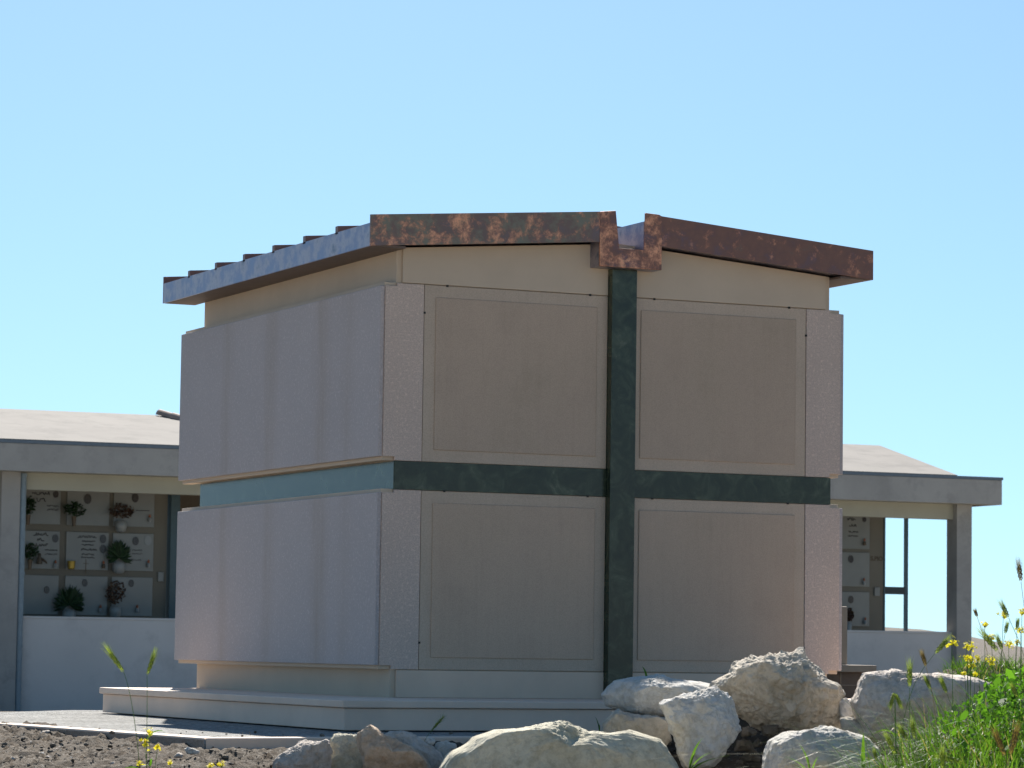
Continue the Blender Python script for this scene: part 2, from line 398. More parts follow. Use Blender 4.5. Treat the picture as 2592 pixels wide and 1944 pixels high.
# ------------------------------------------------------------------ the mausoleum
Z1 = .158; Z2 = .315; Z3 = 1.322; Z4 = 1.480; Z5 = 2.469
ZFB, ZFT, ZAT, ZSB = 2.668, 2.8435, 2.956, 2.7975
CA, CW, DD, DC, PX = 1.404, 1.5, 3.46, 3.28, 1.238
RX, RY0, RY1 = 1.623, -.123, 3.49
SL = (ZAT-ZFT)/(RX-.2)                     # roof slope
def gab(x, base): return base + SL*(RX-abs(x))
maus = empty('mausoleum', (0, 0, 0))
tag(maus, 'square stone burial mausoleum with a dark green cross and copper roof, on a gravel terrace', 'mausoleum')
b = MB(); b.box(-2.06, 2.06, -.96, 3.20, .001, .117)
st = b.build('base_step', M['step'], maus, bevel=.004)
b = MB(); b.box(-2.08, 2.08, -.98, 3.22, .119, Z1)
b.build('step_cap', M['step'], st, bevel=.006)
b = MB(); b.prism([(-CA, Z1), (CA, Z1), (CA, gab(CA, ZFB)), (0, gab(0, ZFB)), (-CA, gab(CA, ZFB))], .02, DC)
b.build('core_wall', M['lime'], maus)
HX = CA-.033
b = MB()
for s in (-1, 1):
    x0, x1 = sorted((s*.0815, s*HX)); 
    b.prism([(x0, Z5+.019), (x1, Z5+.019), (x1, gab(x1, ZFB)-.002), (x0, gab(x0, ZFB)-.002)], .0, .019)
b.build('gable_slab', M['lime'], maus, bevel=.002)
b = MB()
for s in (-1, 1):
    x0, x1 = sorted((s*.0815, s*HX)); b.box(x0, x1, .0, .019, Z1+.001, Z2-.004)
b.build('plinth_slab', M['plinth'], maus, bevel=.002)
for zb, zt, nm in ((Z2, Z3-.002, 'lower'), (Z4+.002, Z5+.015, 'upper')):
    for s in (-1, 1):
        # burial slab with a raised field
        x0, x1 = sorted((s*.0815, s*(PX-.003)))
        b = MB(); b.box(x0, x1, .003, .019, zb+.001, zt-.001)
        sl = b.build('burial_slab', M['frame'], maus, bevel=.0015)
        b = MB(); i = .068
        x2, x3 = (x0+(i if s < 0 else i*.75), x1-i)
        b.box(x2, x3, -.004, .004, zb+i, zt-i)
        b.build('raised_field', M['panel'], sl, bevel=.004)
        for fx, fz in ((x0+(x1-x0)*.12, zt), (x0+(x1-x0)*.90, zt), (x0 if s < 0 else x1, zb+(zt-zb)*(.84 if nm == 'upper' else .15))):
            b = MB(); b.box(fx-.006, fx+.006, -.003, .010, fz-.006, fz+.006); b.build('stud', M['stud'], sl)
        # corner strip of bush-hammered stone on the front
        xs = [s*(PX+.001), s*1.404, s*1.404, s*1.474, s*1.474, s*1.404, s*1.404, s*(PX+.001)]
        zs = [zb+.001, zb+.001, zb+.022, zb+.022, zt-.018, zt-.018, zt-.001, zt-.001]
        poly = list(zip(xs, zs))
        if s < 0: poly = poly[::-1]
        b = MB(); b.prism(poly, 0, .019); b.build('corner_strip', M['bush'], maus, bevel=.0015)
        # the block that overhangs the side
        x0, x1 = sorted((s*1.4045, s*1.474)); b = MB(); b.box(x0, x1, .0195, DD-.01, zb+.001, zt+.004)
        b.build('side_block', M['lime'], maus, bevel=.002)
        x0, x1 = sorted((s*1.4745, s*CW)); b = MB(); b.box(x0, x1, .010, DD, zb+.022, zt-.018)
        b.build('side_slab', M['side'], maus, bevel=.004)
for s in (-1, 1):
    x0, x1 = sorted((s*1.4045, s*1.409)); b = MB(); b.box(x0, x1, .0, DC-.002, Z3+.001, Z4-.001)
    b.build('side_band', M['marble'], maus)
b = MB(); b.box(-.08, .08, -.052, .0195, Z1+.001, ZFB-.028); b.build('cross_upright', M['marble'], maus, bevel=.003)
b = MB()
for s in (-1, 1):
    x0, x1 = sorted((s*.0805, s*1.404)); b.box(x0, x1, -.002, .0195, Z3, Z4)
b.build('cross_arm', M['marble'], maus, bevel=.001)
# copper roof: two slopes with an open trough between them
SXW = .088
b = MB()
for s in (-1, 1):
    pol = [(s*RX*.998, ZFB+.012), (s*RX*.998, ZSB-.012), (s*(SXW+.012), gab(SXW, ZSB)-.012), (s*(SXW+.012), gab(SXW, ZFB)+.012)]
    if s > 0: pol = pol[::-1]
    b.prism(pol, RY0+.012, RY1-.012)
roof = b.build('roof', M['copperside'], maus)
b = MB(); b.box(-SXW-.012, SXW+.012, RY0+.012, RY1-.013, 2.70, 2.735); b.build('trough', M['copper3'], roof)
for s in (-1, 1):
    a0 = .2
    pol = [(s*a0, gab(a0, ZFB)), (s*RX, ZFB), (s*RX, ZFT), (s*a0, gab(a0, ZFT))]
    if s < 0: pol = pol[::-1]
    b = MB(); b.prism(pol, RY0, RY0+.011); b.build('front_fascia', M['copper'] if s < 0 else M['copper2'], roof)
    b = MB(); b.prism(pol, RY1-.011, RY1); b.build('rear_fascia', M['copper2'], roof)
    x0, x1 = sorted((s*RX, s*(RX-.010))); b = MB(); b.box(x0, x1, RY0+.0115, RY1-.0115, ZFB, ZSB); b.build('side_fascia', M['copperside'], roof)
    x0, x1 = sorted((s*(SXW), s*(SXW+.011))); b = MB(); b.box(x0, x1, RY0+.0115, RY1-.0115, 2.736, gab(SXW, ZSB)); b.build('trough_wall', M['copperside'], roof)
    b = MB(); x0, x1 = sorted((s*CA, s*(RX-.012))); b.box(x0, x1, RY0+.0115, RY1-.0125, ZFB-.001, ZFB+.011); b.build('soffit', M['soffit'], roof)
    for k in range(1, 7):
        y = RY0 + .516*k
        pol = [(s*RX, ZSB-.01), (s*RX, ZSB+.036), (s*(SXW+.02), gab(SXW, ZSB)+.036), (s*(SXW+.02), gab(SXW, ZSB)-.014)]
        if s > 0: pol = pol[::-1]
        b = MB(); b.prism(pol, y-.02, y+.02); b.build('roof_rib', M['copperdark'], roof)
# U-shaped outlet of the trough
o_ = .2
pol = [(-o_, 2.640), (o_, 2.640), (o_, gab(o_, ZFT)-.001), (o_-.02, gab(.2, ZFT)+.008), (SXW+.004, gab(.2, ZFT)+.012), (SXW, 2.752), (-SXW+.012, 2.752), (-SXW-.012, gab(.2, ZFT)+.012), (-o_, gab(o_, ZFT))]
b = MB(); b.prism(pol, RY0-.004, RY0+.0105)
out_ = b.build('gutter_outlet', M['copper3'], roof, bevel=.002)
b = MB(); b.box(-o_, -o_+.01, RY0+.011, .001, 2.641, 2.80); b.box(o_-.01, o_, RY0+.011, .001, 2.641, 2.80); b.box(-o_+.0105, o_-.0105, RY0+.011, -.001, 2.641, 2.65)
b.build('outlet_box', M['copperside'], out_)

# ------------------------------------------------------------------ the two burial-niche pavilions behind
ALPHA = R(-1.75)
OBG = at(0, 1113, 57)
U = Vector((math.cos(ALPHA), math.sin(ALPHA), 0)); V = Vector((-math.sin(ALPHA), math.cos(ALPHA), 0))
def bgp(px, py, v):                         # pixel -> (u, z) on the pavilion plane v metres behind the fascia
    r = ray(px, py); t = (v-(CAM-OBG).dot(V))/r.dot(V); q = CAM+r*t
    return (q-OBG).dot(U), q.z
GZ = -1.0
def pavilion(name, label, u0, u1, cols, ridge, gable_right, hidden_hip):
    e = empty(name, (OBG.x, OBG.y, GZ), ALPHA); tag(e, label, 'building')
    def z(a): return a-GZ
    b = MB(); b.box(u0, u1, 0, .14, z(3.40), z(3.885)); b.box(u0, u0+.14, .1405, 8.0, z(3.40), z(3.885)); b.box(u1-.14, u1, .1405, 8.0, z(3.40), z(3.885))
    b.build('fascia', M['conc'], e, bevel=.01)
    b = MB(); b.box(u0-.015, u1+.015, -.015, .13, z(3.886), z(3.94)); b.build('drip_edge', M['drip'], e)
    b = MB(); b.box(u0+.141, u1-.141, .141, 7.9, z(3.42), z(3.50)); b.build('soffit', M['beam'], e)
    bu0 = cols[0][1]+.0; 
    b = MB(); b.box(cols[0][0]+.05, cols[-1][1]-.06, .75, .98, z(3.12), z(3.419)); b.build('beam', M['beam'], e)
    for c0, c1 in cols:
        b = MB(); b.box(c0, c1, .6, 1.0, .0, z(3.4195)); b.build('column', M['conc'], e, bevel=.008)
    for (a0, a1), (b0, b1) in zip(cols[:-1], cols[1:]):
        b = MB(); b.box(a1+.001, b0-.001, .8, .95, 0, z(.86)); 
        pp = b.build('parapet', M['parapet'], e)
        b = MB(); b.box(a1+.001, b0-.001, .785, .97, z(.861), z(.905)); b.build('coping', M['parapet'], pp, bevel=.006)
    r0, r1, e0, e1 = ridge
    b = MB()
    b.add([(e0, .16, z(3.965)), (e1, .16, z(3.965)), (r1, 4, z(4.76)), (r0, 4, z(4.76)), (e0, 7.9, z(3.965)), (e1, 7.9, z(3.965)),
           (e0, .16, z(3.90)), (e1, .16, z(3.90)), (e0, 7.9, z(3.90)), (e1, 7.9, z(3.90))],
          [(0,1,2,3), (3,2,5,4), (1,5,2), (0,3,4), (0,6,7,1), (4,5,9,8), (1,7,9,5), (0,4,8,6), (6,8,9,7)])
    rf = b.build('roof', M['roof'], e)
    return e, rf, z
colL = [(-3.6, -3.26), (.2, .54), (6.2, 6.54)]
pavL, roofL, zz = pavilion('niche_pavilion', 'low grey pavilion with burial niches and flowers, left of the mausoleum', -4.2, 7.1, colL, (-6, 4.1, -4.1, 6.0), 0, 0)
colR = [(13.9, 14.24), (19.405, 19.746)]
pavR, roofR, _ = pavilion('niche_pavilion', 'low grey pavilion with an open glazed end, right of the mausoleum', 13.3, 20.07, colR, (15.0, 19.56, 14.0, 19.15), 1, 0)
# barrel tiles down the hip of the left roof
b = MB()
p0 = Vector((4.05, 4.0, zz(4.77))); p1 = Vector((5.6, 1.2, zz(4.10)))
n = 9
for i in range(n):
    a = p0.lerp(p1, i/n); c = p0.lerp(p1, (i+1.15)/n); t = (c-a).normalized(); sd_ = t.cross(Vector((0,0,1))).normalized(); up_ = sd_.cross(t)
    vv = []; 
    for q, rr in ((a, .105), (c, .09)):
        for k in range(9):
            an = math.pi*k/8; vv.append(q+sd_*math.cos(an)*rr+up_*(math.sin(an)*rr+(.03 if rr > .11 else 0)))
        for k in range(9):
            an = math.pi*(8-k)/8; vv.append(q+sd_*math.cos(an)*(rr-.02)+up_*(math.sin(an)*(rr-.02)+(.03 if rr > .11 else 0)))
    ff = [(k, (k+1) % 18, (k+1) % 18+18, k+18) for k in range(18)]; ff += [tuple(range(17, -1, -1)), tuple(range(18, 36))]
    b.add(vv, ff)
b.build('ridge_tiles', M['tile'], roofL, smooth=False)
# drainpipe
b = MB(); b.tube([(.60, .66, 0), (.60, .66, zz(3.40))], .058, 12)
for zk in (.35, 1.62, 3.34): b.tube([(.60, .66, zz(zk)), (.60, .66, zz(zk)+.05)], .068, 12)
b.build('drainpipe', M['pipe'], pavL, smooth=False)
# niche walls, posts
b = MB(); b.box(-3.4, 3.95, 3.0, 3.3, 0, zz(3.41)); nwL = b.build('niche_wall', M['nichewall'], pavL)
b = MB(); b.box(3.96, 7.0, 5.5, 5.7, 0, zz(3.41)); b.build('rear_wall', M['ceil'], pavL)
b = MB(); b.box(3.99, 4.16, 2.9, 3.2, zz(-.6), zz(3.41)); b.build('window_post', M['teal'], pavL)
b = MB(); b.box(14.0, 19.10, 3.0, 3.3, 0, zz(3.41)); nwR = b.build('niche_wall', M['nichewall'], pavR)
b = MB(); b.box(13.5, 19.40, 2.9, 3.45, 0, zz(.90)); 
wfr = empty('window', (0, 0, 0)); wfr.parent = pavR
for nm_, x0, x1, z0, z1, mt in (('post', 19.101, 19.135, .905, 3.41, 'teal'), ('post', 19.60, 19.665, .905, 3.41, 'teal'), ('rail', 19.136, 19.599, 1.665, 1.815, 'darkteal')):
    b2 = MB(); b2.box(x0, x1, 2.98, 3.05, zz(z0), zz(z1)); b2.build(nm_, M[mt], wfr)
b = MB(); b.box(19.08, 20.0, 2.95, 3.35, 0, zz(.90)); b.build('rear_parapet', M['parapet'], pavR)
# lettering on the wall
fc = bpy.data.curves.new('lettering', 'FONT'); fc.body = 'S.PIO'; fc.size = .125; fc.extrude = .004; fc.offset = .004; fc.align_x = 'CENTER'
fo = bpy.data.objects.new('lettering', fc); COL.objects.link(fo)
bpy.context.view_layer.update()
me = bpy.data.meshes.new_from_object(fo.evaluated_get(bpy.context.evaluated_depsgraph_get()))
bpy.data.objects.remove(fo)
me.materials.clear(); me.materials.append(M['bronze'])
lo = bpy.data.objects.new('wall_lettering', me); COL.objects.link(lo); lo.parent = pavR
lo.location = (bgp(2219, 1415, 3)[0], 2.994, zz(bgp(2218, 1419, 3)[1])); lo.rotation_euler = (R(90), 0, 0)
for px, py, w, par in ((346*1.17176, 1246*1.17176, .11, pavL), (2218, 1498, .12, pavR)):
    u_, z_ = bgp(px, py, 3); b = MB(); b.box(u_-w*.5, u_+w*.5, 2.95, 2.998, zz(z_)-.09, zz(z_)+.09); b.build('junction_box', M['plaque'], par, bevel=.01)

def plaque(par, u0, u1, z0, z1, items):
    b = MB(); b.box(u0, u1, 2.965, 2.999, zz(z0), zz(z1)); pl = b.build('niche_plaque', M['plaque'], par, bevel=.004)
    for it in items:
        k = it[0]; u_, z_ = bgp(it[1], it[2], 2.96)
        if k == 'p':                        # oval portrait
            b = MB(); vv = []; rx, rz = .05*it[3], .07*it[3]
            for y in (2.945, 2.9645):
                for q in range(16):
                    an = 2*math.pi*q/16; vv.append((u_+rx*math.cos(an), y, zz(z_)+rz*math.sin(an)))
            b.add(vv, [tuple(range(15, -1, -1)), tuple(range(16, 32))]+[(q, (q+1) % 16, (q+1) % 16+16, q+16) for q in range(16)])
            b.build('portrait', M['photo'], pl)
        elif k == 'l':                      # votive lamp on a bracket
            b = MB(); b.lathe((u_, 2.92, zz(z_)-.10), [(.028, 0), (.035, .03), (.03, .07), (.012, .085)], 10, 0); b.lathe((u_, 2.92, zz(z_)-.013), [(.018, 0), (.024, .025), (.004, .06)], 8, 1)
            b.box(u_-.006, u_+.006, 2.92, 2.964, zz(z_)-.08, zz(z_)-.06)
            b.build('votive_lamp', [M['bronze'] if it[3] else M['pot'], M['lampglass']], pl)
        elif k == 't':                      # a line of engraved script: illegible at this distance in the photo
            rnd = random.Random(int(it[1]*7+it[2])); b = MB(); w = it[3]*.0066; h = it[4]; x = u_-w/2; pts = []
            while x < u_+w/2:
                if False:
                    if len(pts) > 1: b.tube(pts, it[6], 4)
                    pts = []; x += h*.5
                pts.append((x, 2.962, zz(z_)+rnd.choice((-.5, .5, -.5, .5, .9, -.2))*h)); x += h*rnd.uniform(.25, .5)
            if len(pts) > 1: b.tube(pts, it[6], 4)
            if b.v: b.build('inscription', M['ink'], pl)
        elif k == 'x':                      # thin cross
            b = MB(); b.box(u_-.006, u_+.006, 2.955, 2.9645, zz(z_)-.16, zz(z_)+.10); b.box(u_-.05, u_+.05, 2.9545, 2.9640, zz(z_)+.02, zz(z_)+.03); b.build('cross', M['bronze'], pl)
        elif k == 'o':
            b = MB(); vv = []
            for y in (2.955, 2.9645):
                for q in range(16):
                    an = 2*math.pi*q/16; vv.append((u_+.07*math.cos(an), y, zz(z_)+.09*math.sin(an)))
            b.add(vv, [tuple(range(15, -1, -1)), tuple(range(16, 32))]+[(q, (q+1) % 16, (q+1) % 16+16, q+16) for q in range(16)])
            b.build('emblem', M['pot'], pl)
    return pl
ex = lambda x, y: (40+x*.22305, 1210+y*.22305)
fx_ = lambda x, y: (2100+x*.2049, 1280+y*.2049)
def it(k, f, x, y, *a): return (k, *f(x, y), *a)
cu = [(.62, 1.36), (1.48, 2.30), (2.40, 3.14)]
cu = [tuple(bgp(40+x*.22305, 1345, 3)[0] for x in c) for c in ((95, 495), (570, 1050), (1100, 1560))]
rz = [(2.600, 3.235), (1.785, 2.475), (.955, 1.668)]
SC = .006
plaque(pavL, *cu[0], *rz[0], [it('t', ex, 290, 175, 52, .045, 0, .010), it('t', ex, 290, 250, 26, .045, 0, .010), it('p', ex, 455, 185, .95), it('t', ex, 420, 320, 34, .022, 1, .006), it('t', ex, 420, 360, 34, .022, 1, .006)])
plaque(pavL, *cu[1], *rz[0], [it('p', ex, 815, 238, 1.35)])
plaque(pavL, *cu[2], *rz[0], [it('p', ex, 1355, 225, 1.25), it('l', ex, 1515, 440, 0), it('t', ex, 1440, 370, 40, .012, 0, .004)])
plaque(pavL, *cu[0], *rz[1], [it('t', ex, 285, 640, 42, .035, 0, .009), it('t', ex, 285, 700, 22, .035, 0, .009), it('t', ex, 290, 760, 38, .035, 0, .009), it('t', ex, 400, 820, 36, .02, 1, .005), it('t', ex, 400, 865, 36, .02, 1, .005), it('p', ex, 450, 685, 1.1), it('l', ex, 445, 960, 0)])
plaque(pavL, *cu[1], *rz[1], [it('t', ex, 810, 668, 54, .03, 1, .008), it('t', ex, 830, 720, 38, .02, 1, .006), it('t', ex, 820, 760, 36, .02, 1, .006), it('t', ex, 830, 812, 46, .03, 1, .008), it('t', ex, 820, 868, 36, .02, 1, .006), it('t', ex, 820, 903, 40, .02, 1, .006), it('p', ex, 990, 692, 1.15), it('p', ex, 988, 805, 1.15), it('x', ex, 795, 985), it('l', ex, 990, 965, 1)])
plaque(pavL, *cu[2], *rz[1], [it('p', ex, 1360, 715, 1.15), it('o', ex, 1500, 710), it('t', ex, 1380, 820, 30, .02, 0, .004), it('t', ex, 1380, 860, 30, .02, 0, .004), it('t', ex, 1360, 930, 34, .02, 0, .004), it('l', ex, 1500, 955, 0)])
plaque(pavL, *cu[0], *rz[2], [it('p', ex, 350, 1268, 1.0)])
plaque(pavL, *cu[1], *rz[2], [it('p', ex, 782, 1190, 1.0), it('l', ex, 955, 1465, 0)])
plaque(pavL, *cu[2], *rz[2], [it('p', ex, 1310, 1195, 1.0), it('l', ex, 1372, 1465, 0)])
ur = (17.9, 18.76)
plaque(pavR, *ur, 2.565, 3.28, [it('t', fx_, 270, 172, 28, .04, 0, .010), it('t', fx_, 290, 242, 27, .04, 0, .010), it('t', fx_, 295, 325, 34, .02, 1, .006), it('t', fx_, 290, 375, 36, .02, 1, .006), it('p', fx_, 428, 170, .8), it('l', fx_, 420, 430, 1)])
plaque(pavR, *ur, 1.805, 2.495, [it('p', fx_, 262, 660, 1.1), it('l', fx_, 415, 920, 0)])
plaque(pavR, *ur, 1.006, 1.693, [it('p', fx_, 262, 1160, 1.1), it('l', fx_, 430, 1405, 0)])

def arrangement(px, py, w, h, kind, pot, label, spiky=False, seed=1):
    u_, z_ = bgp(px, py, 2.8); rnd = random.Random(seed)
    loc = OBG + U*u_ + V*2.84; W = w*.0092/2; H = h*.0084/2
    e = empty('flower_vase', (loc.x, loc.y, z_-H*1.0-.14), ALPHA); tag(e, label, 'flower vase', 'flower vases on the burial niches')
    base = H+.14
    b = MB()
    for i in range(230 if not spiky else 150):
        a = rnd.uniform(0, 2*math.pi); q = rnd.uniform(-1, 1); rr = math.sqrt(1-q*q); rad = rnd.uniform(.35, 1)**.6
        if spiky:
            a2 = rnd.uniform(-.35, math.pi+.35); dirv = Vector((math.cos(a2), rnd.uniform(-.5, .25), math.sin(a2))).normalized()
            s0 = Vector((0, 0, base-H*.7)); ln = rnd.uniform(.6, 1.0); tip = s0+Vector((dirv.x*W*1.15*ln, dirv.y*.12, dirv.z*H*1.75*ln)); mid = s0.lerp(tip, .55)
            sd_ = dirv.cross(Vector((rnd.uniform(-1,1), 1, rnd.uniform(-1,1)))).normalized()*W*.12
            b.add([s0, mid+sd_, tip, mid-sd_], [(0,1,2,3)])
            continue
        c = Vector((math.cos(a)*rr*W*rad, math.sin(a)*rr*.11*rad, base+q*H*rad*.95)); s_ = rnd.uniform(.02, .045)
        n_ = Vector((rnd.uniform(-1,1), rnd.uniform(-1,.3), rnd.uniform(-.6,1))).normalized(); t_ = n_.cross(Vector((rnd.uniform(-1,1),rnd.uniform(-1,1),1))).normalized(); bb = n_.cross(t_)
        b.add([c-t_*s_, c+bb*s_*.5, c+t_*s_, c-bb*s_*.5], [(0,1,2,3)])
    b.build('flowers', M[kind], e)
    if pot:
        b = MB(); b.lathe((0, 0, -.09), [(.06, 0), (pot*.85, .03), (pot, .12), (pot*.9, .19), (pot*.7, .22)], 14); b.build('vase', M['pot'], e, smooth=True)
    else:
        b = MB(); b.lathe((0, 0, -.02), [(.03, 0), (.04, .12), (.05, .18)], 10); b.build('vase', M['bronze'], e)
D2 = 1.17176
arrangement(*ex(150, 310), 30, 46, 'bushleaf', 0, 'dark round bush of leaves on the top left niche, cut by the drainpipe', seed=2)
arrangement(*ex(670, 355), 48, 36, 'bushleaf', .0, 'dark green bunch on the top middle niche of the left pavilion', seed=3)
arrangement(*ex(1205, 375), 56, 38, 'bushred', .11, 'reddish brown dried bouquet on the top right niche of the left pavilion', seed=4)
arrangement(*ex(170, 830), 34, 42, 'bushleaf', 0, 'dark leafy bunch beside the drainpipe in the middle row of niches', seed=5)
arrangement(*ex(1180, 815), 54, 50, 'bushleaf', .12, 'spreading green sprigs in a round white vase, middle row of the left pavilion', spiky=True, seed=6)
arrangement(*ex(615, 1340), 62, 56, 'bushleaf', .13, 'big spiky dark green plant in a white planter, bottom row of niches', spiky=True, seed=7)
arrangement(*ex(1140, 1300), 46, 56, 'bushred', .11, 'wilted reddish bouquet in a white planter, bottom row beside the spiky green plant', seed=8)
arrangement(*fx_(250, 1345), 24, 34, 'bushred', .06, 'small dark dried bouquet on the bottom niche of the right pavilion', seed=9)
u_, z_ = bgp(*ex(630, 1035), 2.85); loc = OBG+U*u_+V*2.85
b = MB(); b.lathe((0, 0, 0), [(.05, 0), (.062, .02), (.07, .13), (.078, .135), (.078, .15), (.066, .152), (.06, .10)], 16)
gp = b.build('gold_pot', M['gold'], smooth=False); gp.location = (loc.x, loc.y, z_); tag(gp, 'empty gold coloured pot standing on the centre niche of the left pavilion', 'pot')
u_, z_ = bgp(*ex(280, 975), 2.85); loc = OBG+U*u_+V*2.85
b = MB(); b.lathe((-.02, 0, 0), [(.05, 0), (.055, .02), (.04, .06), (.05, .10), (.022, .14), (.032, .17), (.01, .20)], 10); b.tube([(.02, 0, .09), (.09, -.01, .05), (.12, -.01, .01)], [.025, .02, .012], 6)
stt = b.build('figurine', M['bronze'], smooth=True); stt.location = (loc.x, loc.y, z_); tag(stt, 'small dark figurine below the leafy bunch near the drainpipe', 'figurine')

# ------------------------------------------------------------------ tan tomb right of the mausoleum
tb = at(2211, 1684, 25)
te = empty('tomb', (tb.x, tb.y, 0), R(0)); tag(te, 'low tan stone tomb with an upright headstone beside the mausoleum', 'tomb')
b = MB(); b.box(-1.45, -.06, 0, 2.0, -.05, tb.z-.055); b.build('tiled_side', M['tombdark'], te)
b = MB(); b.box(-1.5, 0, -.05, 2.05, tb.z-.054, tb.z); b.build('cover_slab', M['tomb'], te, bevel=.006)
for x0 in (-1.47, -.085):
    b = MB(); b.box(x0, x0+.075, -.012, .06, -.05, tb.z-.0545); b.build('corner_post', M['tomb'], te, bevel=.004)
b = MB()
for k in range(1, 4): b.box(-1.39, -.09, -.006, -.0005, tb.z-.055-.1*k, tb.z-.050-.1*k)
for k in range(1, 6): b.box(-1.39+.22*k, -1.385+.22*k, -.0065, -.0004, -.04, tb.z-.06)
b.build('tile_joint', M['tomb'], te)
hs = at(2142, 1535, 25)
b = MB(); b.box(-1.2, hs.x-tb.x, .03, .14, tb.z+.0005, hs.z); b.build('headstone', M['tomb'], te, bevel=.01)

# ------------------------------------------------------------------ boulders
def rockmat(name, c, c2, c3, sc=3.0):
    m, nt, p, out = newmat(name); co = coords(nt)
    n1 = N(nt, 'ShaderNodeTexNoise', Scale=sc, Detail=8.0, Roughness=.65, Distortion=.4); nt.links.new(co, n1.inputs[0])
    col = ramp(nt, n1.outputs[0], [(.28, c2), (.48, c), (.62, S(c, 1.12)), (.75, c3)]).outputs[0]
    n2 = N(nt, 'ShaderNodeTexNoise', Scale=28.0, Detail=6.0, Roughness=.7); nt.links.new(co, n2.inputs[0])
    f = ramp(nt, n2.outputs[0], [(.34, (.72,.70,.67)), (.55, (1,1,1))]).outputs[0]
    col = mixc(nt, 1.0, col, f, 'MULTIPLY')
    nt.links.new(col, p.inputs['Base Color']); p.inputs['Roughness'].default_value = .9
    n3 = N(nt, 'ShaderNodeTexNoise', Scale=26.0, Detail=10.0, Roughness=.78); nt.links.new(co, n3.inputs[0])
    b_ = N(nt, 'ShaderNodeBump', Strength=.7, Distance=.025); nt.links.new(n3.outputs[0], b_.inputs['Height']); nt.links.new(b_.outputs[0], p.inputs['Normal'])
    return m
M['rw'] = rockmat('white_limestone', (.68, .65, .60), (.56, .52, .45), (.76, .73, .68))
M['rt'] = rockmat('tan_limestone', (.60, .53, .43), (.45, .38, .29), (.70, .645, .56), 4)
M['ro'] = rockmat('olive_limestone', (.63, .585, .45), (.50, .455, .32), (.72, .67, .55), 3.5)
M['rb'] = rockmat('rusty_limestone', (.62, .47, .34), (.45, .24, .12), (.70, .60, .49), 4)
M['rg'] = rockmat('blue_grey_limestone', (.64, .60, .53), (.46, .465, .48), (.66, .60, .44), 2.5)
M['rp'] = rockmat('pinkish_limestone', (.64, .56, .485), (.50, .43, .365), (.72, .655, .58), 3)

